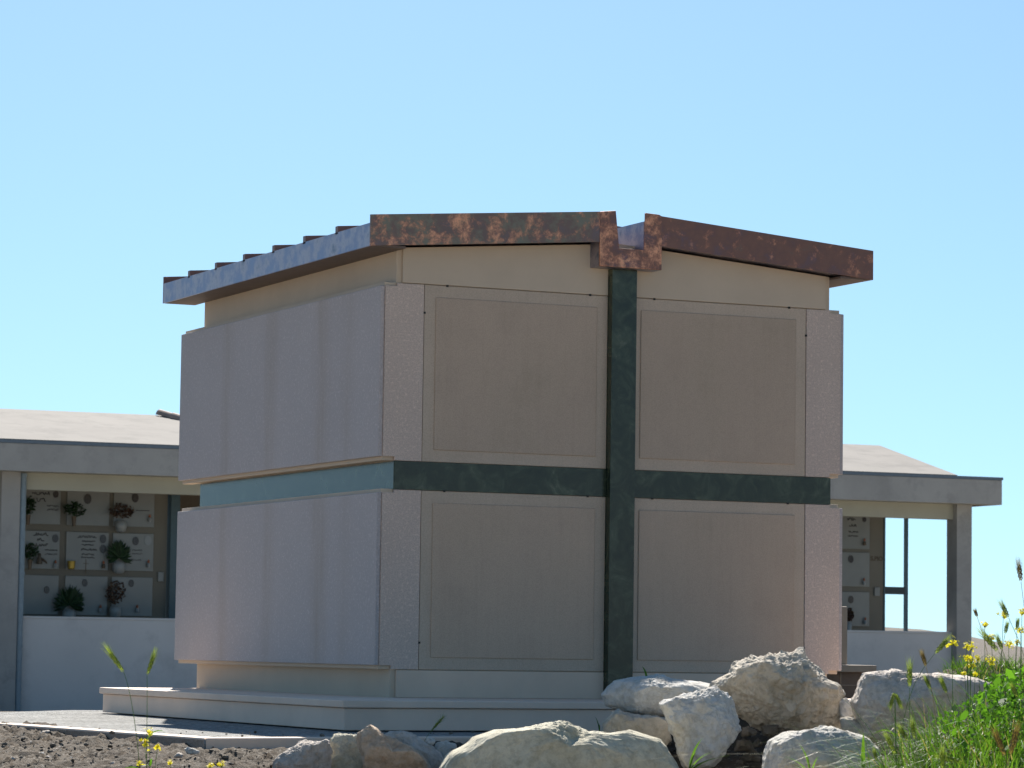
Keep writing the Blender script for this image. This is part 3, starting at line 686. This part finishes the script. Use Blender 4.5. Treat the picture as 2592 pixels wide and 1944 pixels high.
M['rd'] = rockmat('gap_shade_stone', (.20, .165, .125), (.12, .095, .07), (.30, .26, .21), 4)  # shade of the gap between boulders put into the stone colour
def boulder(name, label, out_px, d, depth, mat, seed, rough=.03, facets=7, group='limestone boulders in front of the mausoleum', sub=6, tilt=0.0, power=.62):
    pts = [at(x, y, d) for x, y in out_px]
    c = sum(pts, Vector())/len(pts)
    # polar outline about its own centre, in the plane facing the front
    fr = Vector((-FWD.x, -FWD.y, 0)).normalized(); rt = Vector((0,0,1)).cross(fr).normalized(); upz = Vector((0,0,1))
    pl = [((p-c).dot(rt), (p-c).dot(upz)) for p in pts]
    n = len(pl)
    def rad(th):
        dx, dy = math.cos(th), math.sin(th); best = 1e-3
        for i in range(n):
            x1, y1 = pl[i]; x2, y2 = pl[(i+1) % n]; ex_, ey_ = x2-x1, y2-y1
            den = dx*ey_-dy*ex_
            if abs(den) < 1e-9: continue
            t = (x1*ey_-y1*ex_)/den; s_ = (x1*dy-y1*dx)/den
            if t > 0 and -1e-6 <= s_ <= 1+1e-6: best = max(best, t)
        return best
    T = [rad(2*math.pi*k/360) for k in range(360)]
    TS = [sum(T[(k+j) % 360] for j in range(-24, 25))/49 for k in range(360)]
    rnd = random.Random(seed); off = Vector((rnd.uniform(-50,50), rnd.uniform(-50,50), rnd.uniform(-50,50)))
    planes = []
    for k in range(facets):
        a = rnd.uniform(0, 2*math.pi); e_ = rnd.uniform(.15, .95)
        planes.append((Vector((math.cos(a)*e_, math.sin(a)*e_, math.sqrt(1-e_*e_))), rnd.uniform(.58, .88)))
    bm = bmesh.new(); bmesh.ops.create_icosphere(bm, subdivisions=sub, radius=1)
    size = (sum(T)/360)
    for v in bm.verts:
        q = v.co.normalized(); a, b_, cc = q.x, q.y, q.z
        rho = math.hypot(a, b_); th = math.atan2(b_, a) % (2*math.pi)
        kf = th/(2*math.pi)*360; k0 = int(kf) % 360; fr_ = kf-int(kf); r_ = T[k0]*(1-fr_)+T[(k0+1) % 360]*fr_; mix_ = sst(.72, .99, rho); r_ = r_*mix_+TS[k0]*(1-mix_)
        g = rho**power; h = (abs(cc)**.75)*(1 if cc > 0 else -1)
        s3 = Vector((math.cos(th)*g, math.sin(th)*g, h))
        for nn, dd in planes:               # broken faces on the front and the back
            for sg in (1, -1):
                n2 = Vector((nn.x, nn.y, nn.z*sg)); o_ = s3.dot(n2)-dd
                if o_ > 0: s3.z -= n2.z*o_*.9; s3.x -= n2.x*o_*.25; s3.y -= n2.y*o_*.25
        P = c + rt*(s3.x*r_) + upz*(s3.y*r_) + fr*(s3.z*depth)
        P += fr*(tilt*s3.y*r_)
        w = P*1.0
        dsp = noise.fractal(w*5+off, .9, 2.1, 6)*rough*1.15 + abs(noise.fractal(w*11+off, .8, 2.1, 6))*rough*.9 - rough*.25 + (noise.ridged_multi_fractal(w*9+off, .9, 2.1, 5, 1, 2)-1.2)*rough*.34 + noise.noise(w*70+off)*.0022 + noise.noise(w*150+off)*.0012
        # flaky top
        if s3.y > .3: dsp += abs(noise.noise(w*38+off))*.010*min(1, (s3.y-.3)*3)
        dv = (rt*s3.x + upz*s3.y + fr*s3.z).normalized()
        v.co = P + dv*dsp
    me = bpy.data.meshes.new(name)
    base = min(v.co.z for v in bm.verts)
    o3 = Vector((c.x, c.y, base))
    for v in bm.verts: v.co -= o3
    bm.to_mesh(me); bm.free(); me.materials.append(mat)
    o = bpy.data.objects.new(name, me); COL.objects.link(o); o.location = o3
    tag(o, label, 'boulder' if size > .1 else 'stone', group)
    return o
cA = lambda L: [(1500+x*.29385, 1620+y*.29385) for x, y in L]
cB = lambda L: [(1950+x*.32789, 1400+y*.32789) for x, y in L]
boulder('boulder', 'long smooth white boulder lying on top of the heap at the foot of the cross',
        cA([(75,470),(130,410),(200,350),(330,330),(450,322),(560,310),(680,330),(800,345),(950,350),(1060,380),(1130,440),(1100,620),(800,700),(620,660),(400,640),(250,610),(130,560)]), 15.65, .32, M['rw'], 11, .012, 5)
boulder('boulder', 'rounded white boulder standing in front of the long white one',
        cA([(590,560),(640,525),(800,500),(980,420),(1060,405),(1130,440),(1200,510),(1250,650),(1270,780),(1180,900),(1110,1020),(1000,1090),(900,1120),(800,1100),(720,980),(660,800),(640,680)]), 15.0, .30, M['rw'], 23, .018, 8)
boulder('boulder', 'small cream boulder wedged below the long white one',
        cA([(85,800),(100,720),(180,620),(230,600),(300,630),(400,655),(560,655),(640,700),(660,860),(560,960),(300,960),(120,900)]), 15.35, .16, M['rt'], 31, .010, 5)
boulder('boulder', 'biggest jagged tan boulder, in front of the lower right corner of the mausoleum',
        cA([(1060,400),(1110,340),(1190,290),(1210,240),(1300,190),(1390,150),(1460,175),(1600,140),(1690,120),(1780,70),(1835,66),(1850,100),(1900,180),(1980,280),(2020,340),(2090,380),(2125,430),(2120,500),(2135,560),(2130,770),(1900,860),(1700,850),(1400,760),(1290,720),(1200,640)]), 15.5, .38, M['rt'], 41, .028, 9)
boulder('boulder', 'blue-grey and olive boulder at the bottom edge, left of the grass',
        [(1925,1990),(1935,1902),(1947,1876),(1985,1855),(2044,1846),(2102,1842),(2135,1850),(2193,1868),(2225,1895),(2240,1990),(2100,2020)], 14.3, .25, M['rg'], 53, .012, 6)
boulder('boulder', 'broad pinkish boulder half hidden behind the barley',
        cB([(640,1150),(700,1000),(735,935),(860,920),(950,892),(1020,900),(1100,935),(1300,940),(1560,960),(1660,1010),(1640,1250),(1500,1500),(1200,1560),(900,1560),(700,1420),(650,1220)]), 15.1, .30, M['rp'], 61, .014, 6)
boulder('stone', 'small bright white stone between the biggest boulder and the pinkish one',
        cB([(530,1150),(580,1128),(640,1150),(650,1240),(600,1300),(540,1290)]), 15.4, .07, M['rw'], 71, .008, 4, sub=4)
boulder('stone', 'brown stone below the small bright white stone',
        cB([(540,1275),(620,1255),(720,1330),(800,1400),(720,1480),(560,1450)]), 15.1, .10, M['rt'], 73, .008, 4, sub=4)
boulder('boulder', 'long low olive boulder across the bottom centre',
        [(1105,1950),(1136,1906),(1174,1888),(1203,1866),(1255,1848),(1312,1845),(1353,1841),(1407,1831),(1439,1826),(1467,1838),(1488,1849),(1529,1852),(1563,1853),(1597,1843),(1626,1855),(1673,1870),(1688,1893),(1717,1943),(1730,2000),(1600,2060),(1300,2060),(1130,2020)], 14.7, .30, M['ro'], 83, .012, 6)
boulder('boulder', 'rusty orange fractured boulder with a pointed crest',
        [(904,1872),(910,1857),(937,1835),(955,1845),(971,1859),(1012,1882),(1039,1891),(1071,1914),(1089,1936),(1110,1990),(1000,2020),(930,1960)], 14.9, .18, M['rb'], 97, .012, 8)
boulder('boulder', 'olive block left of the rusty orange boulder',
        [(832,1889),(836,1866),(845,1858),(872,1857),(903,1858),(925,1880),(950,1910),(960,1990),(880,2020),(800,2000),(810,1930)], 15.1, .17, M['ro'], 101, .010, 7)
boulder('boulder', 'low grey boulder with a sunlit top, leftmost of the row',
        [(700,1920),(714,1906),(729,1896),(750,1884),(779,1882),(797,1883),(813,1878),(822,1874),(832,1882),(840,1902),(850,1980),(780,2010),(700,1990),(690,1950)], 14.95, .17, M['rp'], 113, .016, 6)
boulder('boulder', 'pinkish grey boulder behind the rusty one, sloping to the right',
        [(970,1870),(975,1861),(990,1852),(1023,1852),(1046,1859),(1062,1868),(1085,1882),(1115,1905),(1140,1960),(1080,2000),(1000,1980)], 15.15, .16, M['rp'], 127, .012, 6)
boulder('stone', 'light pebble perched on the sloping pinkish grey boulder', [(1076,1876),(1080,1868),(1090,1865),(1100,1869),(1104,1878),(1096,1886),(1082,1885)], 15.1, .025, M['rw'], 131, .003, 3, sub=4)
boulder('stone', 'dark grey lumpy stone left of the long olive boulder', [(1100,1890),(1112,1882),(1130,1880),(1150,1888),(1160,1905),(1150,1940),(1110,1930)], 15.2, .07, M['rg'], 137, .012, 4, sub=4)
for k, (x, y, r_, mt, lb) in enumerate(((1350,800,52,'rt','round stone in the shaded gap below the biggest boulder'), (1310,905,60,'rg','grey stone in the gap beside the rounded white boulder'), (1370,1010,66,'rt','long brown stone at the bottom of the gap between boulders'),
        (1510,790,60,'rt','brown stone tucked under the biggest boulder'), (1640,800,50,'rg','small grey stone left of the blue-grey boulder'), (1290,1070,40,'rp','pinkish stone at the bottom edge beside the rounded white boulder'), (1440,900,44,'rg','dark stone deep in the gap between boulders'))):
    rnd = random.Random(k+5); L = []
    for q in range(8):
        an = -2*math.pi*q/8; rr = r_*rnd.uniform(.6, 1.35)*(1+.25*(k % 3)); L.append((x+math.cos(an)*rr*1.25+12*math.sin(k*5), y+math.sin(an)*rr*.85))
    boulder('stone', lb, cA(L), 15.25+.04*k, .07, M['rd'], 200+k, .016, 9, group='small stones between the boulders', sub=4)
# pale stones lying on the soil
cS = lambda L: [(x*.22604, 1780+y*.22604) for x, y in L]
for k, (L, dd, lb) in enumerate((([(880,412),(930,385),(975,378),(1000,400),(990,425),(890,425)], 16.3, 'flat pale stone on the soil near the terrace rim'),
        ([(2060,510),(2120,500),(2240,535),(2230,570),(2090,570)], 14.9, 'pale angular stone on the soil right of the yellow flowers'),
        ([(380,600),(470,555),(485,570),(420,610)], 15.1, 'thin pale stone shard on the soil at far left'),
        ([(330,440),(365,430),(380,450),(340,460)], 15.9, 'tiny white stone chip on the soil at far left'),
        ([(440,345),(480,315),(550,310),(560,345),(470,360)], 16.8, 'brown clod-like stone below the terrace rim at far left'),
        ([(1950,590),(2000,560),(2050,575),(2045,610),(1960,612)], 14.7, 'rounded pinkish stone on the soil beside the pale angular one'))):
    boulder('stone', lb, cS(L), dd, .04, M['rw' if k in (0,1,2,3) else 'rp'], 300+k, .004, 4, group='loose stones on the soil', sub=4)
# crumbs of soil and gravel: nobody could count them
def crumbs():
    rnd = random.Random(5); b = MB()
    ico = bmesh.new(); bmesh.ops.create_icosphere(ico, subdivisions=1, radius=1); iv = [v.co.copy() for v in ico.verts]; jf = [tuple(v.index for v in f.verts) for f in ico.faces]; ico.free()
    k0, k1 = atz(0, 1832.6, 0), atz(518.7, 1869.7, 0)
    for _ in range(5200):
        d = rnd.uniform(13.9, 17.6); l = rnd.uniform(-2.95, 1.9)
        p = CAM+FH*d+RGT*l
        on = (p.y > -2.30 and p.x > -3.42) or (p.y > -2.2 and p.x > -3.55)
        if on and (rnd.random() > .06 or p.y > -1.2): continue
        s_ = .004+.013*rnd.random()**6; z_ = .004 if on else ground_h(p.x, p.y)
        rot = Matrix.Rotation(rnd.uniform(0, 6), 3, Vector((rnd.uniform(-1,1), rnd.uniform(-1,1), rnd.uniform(-1,1))).normalized())
        sc = Vector((rnd.uniform(.7,1.4), rnd.uniform(.7,1.3), rnd.uniform(.5,.9)))
        vv = []
        for v in iv:
            q = rot @ (v*rnd.uniform(.75, 1.15)); vv.append((p.x+q.x*s_*sc.x, p.y+q.y*s_*sc.y, z_+s_*.25+q.z*s_*sc.z))
        b.add(vv, jf, 1 if rnd.random() < .06 else (2 if rnd.random() < .8 else 0))
    o = b.build('soil_crumbs', [M['soil'], M['rp'], plain('pale_clod', (.185, .15, .115), .95, .3, 20)]); tag(o, 'crumbs of soil and small stones strewn in front of the terrace', 'soil', kind='stuff')
crumbs()

# ------------------------------------------------------------------ plants
def curve(p0, p1, p2, n):
    return [p0*(1-t)**2 + p1*2*t*(1-t) + p2*t*t for t in [i/n for i in range(n+1)]]
def blade(b, p0, p1, p2, w, mi=0, n=5, twist=None):
    pts = curve(p0, p1, p2, n); sd_ = (twist or Vector((1,0,0))); vv = []
    for i, p in enumerate(pts):
        t = i/n; ww = w*(1-t**2.2)*(.6+.8*min(t*3, 1)*.5)
        vv += [p-sd_*ww, p+sd_*ww]
    b.add(vv, [(2*i, 2*i+1, 2*i+3, 2*i+2) for i in range(n)], mi)
def ear(base, tip, awn=1.0, rw=.0065, seed=0):
    rnd = random.Random(seed); b = MB(); ax = (tip-base); L = ax.length; t = ax/L; rw *= .62
    a = t.cross(FWD).normalized(); c = t.cross(a); n = 17
    for i in range(n):
        s0 = base+t*(L*.60*i/n)
        for k in range(3):
            an = (k*2.09+i*.5); o_ = a*math.cos(an)+c*math.sin(an)*.7
            w = rw*(.75+.5*math.sin(math.pi*(i+.7)/(n+.4)))
            g0 = s0+o_*w*.5; g1 = s0+o_*w*1.35+t*L*.055; g2 = s0+o_*w*1.15+t*L*.13; sd_ = o_.cross(t)*w*.55; bul = o_*w*.5
            b.add([g0, g1+sd_, g2, g1-sd_, g1+bul], [(0,1,4), (1,2,4), (2,3,4), (3,0,4)], 0)
            e2 = g2+t*L*rnd.uniform(.36, .58)*awn*(1.2-.5*i/n)+o_*L*rnd.uniform(.03, .17)
            sw = o_.cross(t)*.0015
            b.add([g2-sw, g2+sw, e2], [(0,1,2)], 0)
    return b
def barley(label, base_px, tip_px, foot_px, d, mat='ear', seed=0, rw=.0065, leaf=True, awn=1.0, group='wild barley among the boulders', bend=None):
    base, tip = at(*base_px, d), at(*tip_px, d+random.Random(seed).uniform(-.03, .03)); foot = at(*foot_px, d)
    gz = min(ground_h(foot.x, foot.y, False)-.02, foot.z); foot = Vector((foot.x, foot.y, gz))
    e = empty('wild_barley', foot); tag(e, label, 'wild barley', group)
    t = (tip-base).normalized()
    ctrl = base - t*(base-foot).length*.45 if bend is None else at(*bend, d)
    b = ear(base-foot, tip-foot, awn, rw, seed); b.build('ear', M[mat], e)
    pts = curve(Vector((0,0,0)), ctrl-foot, base-foot, 10)
    b = MB(); b.tube(pts, [.0017-.0007*i/10 for i in range(11)], 5); b.build('stalk', M['stem'] if mat == 'ear' else M['dry'], e)
    if leaf:
        rnd = random.Random(seed+99)
        for k in (3, 5):
            b = MB(); q = pts[k]; dr = RGT*rnd.choice((-1, 1))*rnd.uniform(.03, .07); blade(b, q, q+dr*.6+Vector((0,0,.05)), q+dr*1.5+Vector((0,0,rnd.uniform(-.02,.05))), .0028, 0, 5, FWD.cross(dr).normalized())
            b.build('leaf', M['grass'], e)
def B(x, y): return (1950+x*.32789, 1400+y*.32789)
def C0(x, y): return (x*.40687, 1500+y*.40687)
barley('lone barley ear leaning left on a long stalk, left foreground', C0(770,495), C0(640,310), C0(905,1130), 12.6, seed=1, rw=.0075, group='barley in the left foreground', leaf=False, bend=C0(860,740))
barley('barley ear leaning right, second of the two in the left foreground', C0(915,515), C0(975,335), C0(912,1140), 12.5, seed=2, group='barley in the left foreground', leaf=True, bend=C0(918,800))
barley('single bright barley spikelet sprouting behind the long olive boulder', (1000+330*.27125, 1600+930*.27125), (1000+500*.27125, 1600+735*.27125), (1086, 1876), 15.15, seed=3, rw=.004, awn=.5, leaf=False)
BL = [((1935,220),(1908,20),(1960,1000),13.2,'earbrown','tallest dark barley ear against the sky at the right edge'),
      ((1597,492),(1572,425),(1640,1000),14.0,'earbrown','tiny dark barley ear against the sky just right of the column'),
      ((1760,760),(1590,560),(1900,1400),12.8,'ear','large green barley ear leaning left above the yellow flowers'),
      ((1840,500),(1765,350),(1940,1100),13.0,'ear','green barley ear arching left below the tallest ear'),
      ((1790,745),(1735,610),(1880,1300),13.4,'ear','green barley ear beside the large leaning one'),
      ((1812,622),(1836,515),(1830,1100),13.6,'ear','short upright barley ear beside the white column edge'),
      ((1905,590),(1912,490),(1925,1100),13.6,'ear','upright green ear under the tallest dark ear'),
      ((1270,775),(1410,620),(1215,1300),13.4,'ear','fluffy pale barley ear leaning right in front of the parapet'),
      ((1200,872),(1160,735),(1215,1400),13.3,'earbrown','dark brown barley ear left of the fluffy pale ear'),
      ((1237,1052),(1180,930),(1260,1500),13.2,'ear','barley ear before the pinkish boulder, left of the middle pair'),
      ((1362,1082),(1300,935),(1400,1500),13.2,'ear','barley ear in front of the right part of the pinkish boulder'),
      ((1075,1035),(1074,800),(1080,1500),13.0,'ear','straight upright barley ear in front of the pinkish boulder'),
      ((955,1075),(920,1215),(990,1600),12.9,'ear','drooping barley ear hanging to the left, of a pair'),
      ((965,1080),(1020,1215),(1000,1600),12.95,'ear','drooping barley ear hanging to the right, of a pair'),
      ((1062,1455),(975,1300),(1090,1800),12.7,'ear','barley ear leaning left in front of the grass, upper of two'),
      ((1112,1435),(1088,1250),(1120,1800),12.8,'ear','pale upright barley ear in the middle of the grass'),
      ((965,1555),(875,1360),(1000,1850),12.5,'ear','barley ear leaning left, lower of two in front of the grass'),
      ((820,1600),(795,1500),(830,1850),12.5,'ear','short barley ear at the bottom left of the grass'),
      ((1490,1615),(1240,1560),(1560,1850),12.4,'ear','barley ear lying almost flat at the bottom of the grass'),
      ((1325,1670),(1330,1460),(1320,1900),12.3,'ear','upright ear crossing the flat one at the bottom'),
      ((1812,1570),(1705,1310),(1850,1900),11.8,'earbrown','thick tawny barley ear leaning left at the bottom right'),
      ((1850,1560),(1930,1270),(1840,1900),11.7,'earbrown','thick tawny barley ear leaning right at the bottom right'),
      ((1905,1110),(1850,990),(1940,1500),12.6,'ear','green ear at the right edge above the tawny pair')]
for i, (bs, tp, ft, d, mt, lb) in enumerate(BL):
    L = math.hypot(bs[0]-tp[0], bs[1]-tp[1])
    barley(lb, B(*bs), B(*tp), B(*ft), d, mt, 20+i, rw=.0045+.000018*L*d/13, bend=(B(960, 1010) if 'drooping' in lb else None))

def mustard(label, clusters, foot_px, d, seed, group='yellow wild mustard plants', cat='flowering plant', petals='yellow', size=.019):
    rnd = random.Random(seed); foot = at(*foot_px, d); foot = Vector((foot.x, foot.y, min(foot.z, ground_h(foot.x, foot.y, False)-.01)))
    e = empty('mustard_plant', foot); tag(e, label, cat, group)
    sb = MB()
    for (px, py, k) in clusters:
        c = at(px, py, d+rnd.uniform(-.06, .06))-foot
        pts = curve(Vector((0,0,0)), Vector((c.x*.25, c.y*.25, c.z*.6)), c-Vector((0,0,.012)), 8); sb.tube(pts, [.0022-.0012*i/8 for i in range(9)], 5)
        fb = MB()
        for q in range(int(20*k)):
            o_ = Vector((rnd.gauss(0,1)*size*.55*k, rnd.gauss(0,1)*size*.55*k, rnd.gauss(0,1)*size*.42*k)); p = c+o_
            sb.tube([c-Vector((0,0,.014)), p], .0006, 3)
            nrm = (o_.normalized()*.6+Vector((rnd.uniform(-.5,.5), rnd.uniform(-1,.1), rnd.uniform(0,1)))).normalized(); t_ = nrm.cross(Vector((.3,.2,1))).normalized(); b2 = nrm.cross(t_)
            s_ = rnd.uniform(.0048, .0072)
            for z_ in range(4):
                an = z_*math.pi/2+rnd.uniform(-.1,.1); dr = t_*math.cos(an)+b2*math.sin(an); sw = nrm.cross(dr)
                fb.add([p, p+dr*s_*.7+sw*s_*.5, p+dr*s_*1.35+nrm*s_*.25, p+dr*s_*.7-sw*s_*.5], [(0,1,2,3)])
        fb.build('flower_head', M[petals], e)
        for q in range(3):
            p = pts[rnd.randint(1, 5)]; dr = Vector((rnd.uniform(-1,1), rnd.uniform(-1,1), rnd.uniform(-.1,.6)))*rnd.uniform(.02, .045)
            lf = MB(); blade(lf, p, p+dr*.6+Vector((0,0,.008)), p+dr*1.4, .006, 0, 4, dr.cross(Vector((0,0,1))).normalized()); lf.build('leaf', M['broad'], e)
    sb.build('stem', M['stem'], e)
c0 = lambda x, y, k=1: (*C0(x, y), k)
mustard('mustard plant with two yellow heads among the two barley stalks, left foreground', [c0(930,865,.85), c0(900,938,1.05), c0(980,955,.5)], C0(940,1110), 12.6, 1)
mustard('low mustard with one small yellow head at the bottom left of the barley', [c0(870,1066,.7)], C0(885,1200), 12.4, 2)
mustard('low mustard with a tiny yellow head right of the barley stalks', [c0(1062,1056,.45)], C0(1060,1180), 12.5, 3)
mustard('low mustard with two small yellow heads at the bottom, right of the barley', [c0(1305,1082,.7), c0(1380,1066,.65)], C0(1340,1200), 12.5, 4)
bq = lambda x, y, k=1: (*B(x, y), k)
mustard('mustard with a bright head against the parapet, leftmost of the right clump', [bq(1400,690,1.0)], B(1420,960), 14.2, 11)
mustard('mustard with a double head right of the leftmost one', [bq(1515,715,.9), bq(1550,725,.9)], B(1540,980), 14.2, 12)
mustard('mustard with a head high against the sky by the column', [bq(1655,552,.9)], B(1660,960), 14.0, 13)
mustard('mustard with pale heads between the leaning barley ears', [bq(1798,478,.8), bq(1705,648,.9)], B(1760,1000), 13.8, 14)
mustard('mustard with two heads at the far right edge', [bq(1942,452,.9), bq(1932,590,.9)], B(1930,1050), 13.6, 15)
mustard('mustard with a round head low at the right edge', [bq(1840,700,1.0), bq(1905,688,.8)], B(1850,1050), 13.9, 16)
mustard('mustard with a cluster of three heads low in the clump', [bq(1522,800,.9), bq(1548,822,.9), bq(1545,862,.8)], B(1540,1000), 14.1, 17)
mustard('mustard with two heads over a broad bright leaf', [bq(1600,812,.9), bq(1705,828,1.0)], B(1660,1020), 14.0, 18)
mustard('small mustard with tiny low heads behind the pinkish boulder', [bq(1580,930,.8), bq(1500,930,.6)], B(1560,1060), 14.6, 19)

def tuft(name, label, px, py, d, blades, group, mat='grass'):
    p = at(px, py, d); e = Vector(p); b = MB()
    for (tx, ty, w) in blades:
        t_ = at(tx, ty, d)-p; mid = Vector((t_.x*.25, t_.y*.25, t_.z*.75)); blade(b, Vector((0,0,0)), mid, t_, w, 0, 7, RGT)
    o = b.build(name, M[mat]); o.location = e; tag(o, label, 'grass tuft', group)
A1 = lambda x, y: (1500+x*.29385, 1620+y*.29385)
tuft('grass_tuft', 'bright grass tuft at the foot of the rounded white boulder', *A1(830,1150), 14.5, [(*A1(945,850), .007), (*A1(1200,990), .005), (*A1(1090,1010), .005), (*A1(1040,960), .004), (*A1(900,960), .004)], 'grass tufts between the boulders')
tuft('grass_tuft', 'single grass blade rising behind the long white boulder', *A1(470,350), 15.9, [(*A1(425,225), .006)], 'grass tufts between the boulders')
tuft('grass_tuft', 'spiky grass tuft in front of the blue-grey boulder', *A1(1880,1190), 13.9, [(*A1(1770,890), .004), (*A1(1650,1000), .004), (*A1(1690,1060), .004), (*A1(1950,1000), .004), (*A1(1830,960), .003)], 'grass tufts between the boulders')
tuft('grass_tuft', 'wide bright blade at the left end of the big grass clump', *B(715,1700), 13.0, [(*B(718,1390), .009), (*B(700,1560), .006), (*B(745,1590), .006)], 'grass tufts between the boulders')
tuft('grass_tuft', 'dark grass sprig behind the small cream boulder', *A1(60,800), 15.6, [(*A1(20,660), .003), (*A1(60,720), .003), (*A1(40,700), .003)], 'grass tufts between the boulders')

def greens():
    rnd = random.Random(77); b = MB()
    env = [(700, 1560), (850, 1370), (1000, 1180), (1150, 1060), (1300, 1010), (1500, 930), (1700, 860), (1850, 800), (2060, 760)]
    def top_y(x):
        for (x0, y0), (x1, y1) in zip(env[:-1], env[1:]):
            if x <= x1: return y0+(y1-y0)*(x-x0)/(x1-x0)
        return env[-1][1]
    # grass growing on the slope at the right: tufts of arching blades, densest at the bottom right
    for it_ in range(1350):
        x = (rnd.triangular(720, 2080, 1700) if rnd.random() < .7 else rnd.uniform(850, 1500)) if it_ < 880 else rnd.triangular(1150, 2090, 1800); d = rnd.uniform(11.9, 14.2)
        c = at(*B(x, 1500), d); hgt = at(*B(x, top_y(x)+rnd.expovariate(1/230 if it_ < 880 else 1/90)), d).z
        for q in range(rnd.randint(3, 8)):
            p0 = Vector((c.x+rnd.gauss(0, .035), c.y+rnd.gauss(0, .035), 0)); p0.z = ground_h(p0.x, p0.y, False)-.02
            h = (hgt-p0.z)*rnd.uniform(.3, 1.05)
            if h < .04: continue
            h = min(h, .62); dr = Vector((rnd.gauss(0,1), rnd.gauss(0,1), 0))*h*.32
            wide = rnd.random() < .55; w = rnd.uniform(.0028, .0058) if wide else rnd.uniform(.0011, .0026); arch = rnd.random() < .5
            tip = p0+dr*(2.2 if arch else 1)+Vector((0,0,h*(rnd.uniform(.55,.85) if arch else 1)))
            blade(b, p0, p0+dr*.35+Vector((0,0,h*(1.0 if arch else .7))), tip, w, 1 if rnd.random() < .11 else 0, 6, (dr.cross(Vector((0,0,1)))+Vector((rnd.uniform(-.3,.3)*h*.2, rnd.uniform(-.3,.3)*h*.2, 0))).normalized())
    # short turf and leaves on top of the mound
    for _ in range(4200):
        px, py = B(rnd.uniform(1200, 2060), 0); d = rnd.uniform(15.2, 16.5); q = at(px, 1700, d); gz = ground_h(q.x, q.y, False)-.01
        edge = sst(1200, 1420, (px-1950)/.32789); h = rnd.uniform(.03, .11)*(.35+.65*edge)
        p0 = Vector((q.x, q.y, gz)); dr = Vector((rnd.gauss(0,1), rnd.gauss(0,1), 0))*h*.5
        blade(b, p0, p0+dr*.3+Vector((0,0,h*.7)), p0+dr+Vector((0,0,h)), rnd.uniform(.0012,.0026), 1 if rnd.random() < .10 else 0, 3, Vector((rnd.uniform(-1,1), rnd.uniform(-1,1), 0)).normalized())
    o = b.build('grass', [M['grass'], M['dry']]); tag(o, 'tangle of green grass blades growing over the mound at the right', 'grass', kind='stuff')
    b = MB()
    for _ in range(2900):                   # broad weed leaves
        x = rnd.triangular(1180, 2060, 1900); y = rnd.uniform(850, 1620); 
        if y < 1010-(x-1400)*.22 or (x < 1650 and y < 1330-(x-1180)*.62): continue
        d = rnd.uniform(12.8, 14.4); c = at(*B(x, y), d); s_ = rnd.uniform(.004, .013) if rnd.random() < .93 else rnd.uniform(.016, .03)
        n_ = Vector((rnd.uniform(-1,1), rnd.uniform(-1,1), rnd.uniform(-.2,1.2))).normalized(); t_ = n_.cross(Vector((rnd.uniform(-1,1), rnd.uniform(-1,1), .4))).normalized(); w = n_.cross(t_)
        b.add([c-t_*s_, c+w*s_*.55-t_*s_*.2, c+w*s_*.45+t_*s_*.5, c+t_*s_*1.1, c-w*s_*.45+t_*s_*.5, c-w*s_*.55-t_*s_*.2], [(0,1,2,3,4,5)])
    o = b.build('weeds', M['broad']); tag(o, 'leafy green weeds growing through the grass at the right edge', 'weeds', kind='stuff')
greens()
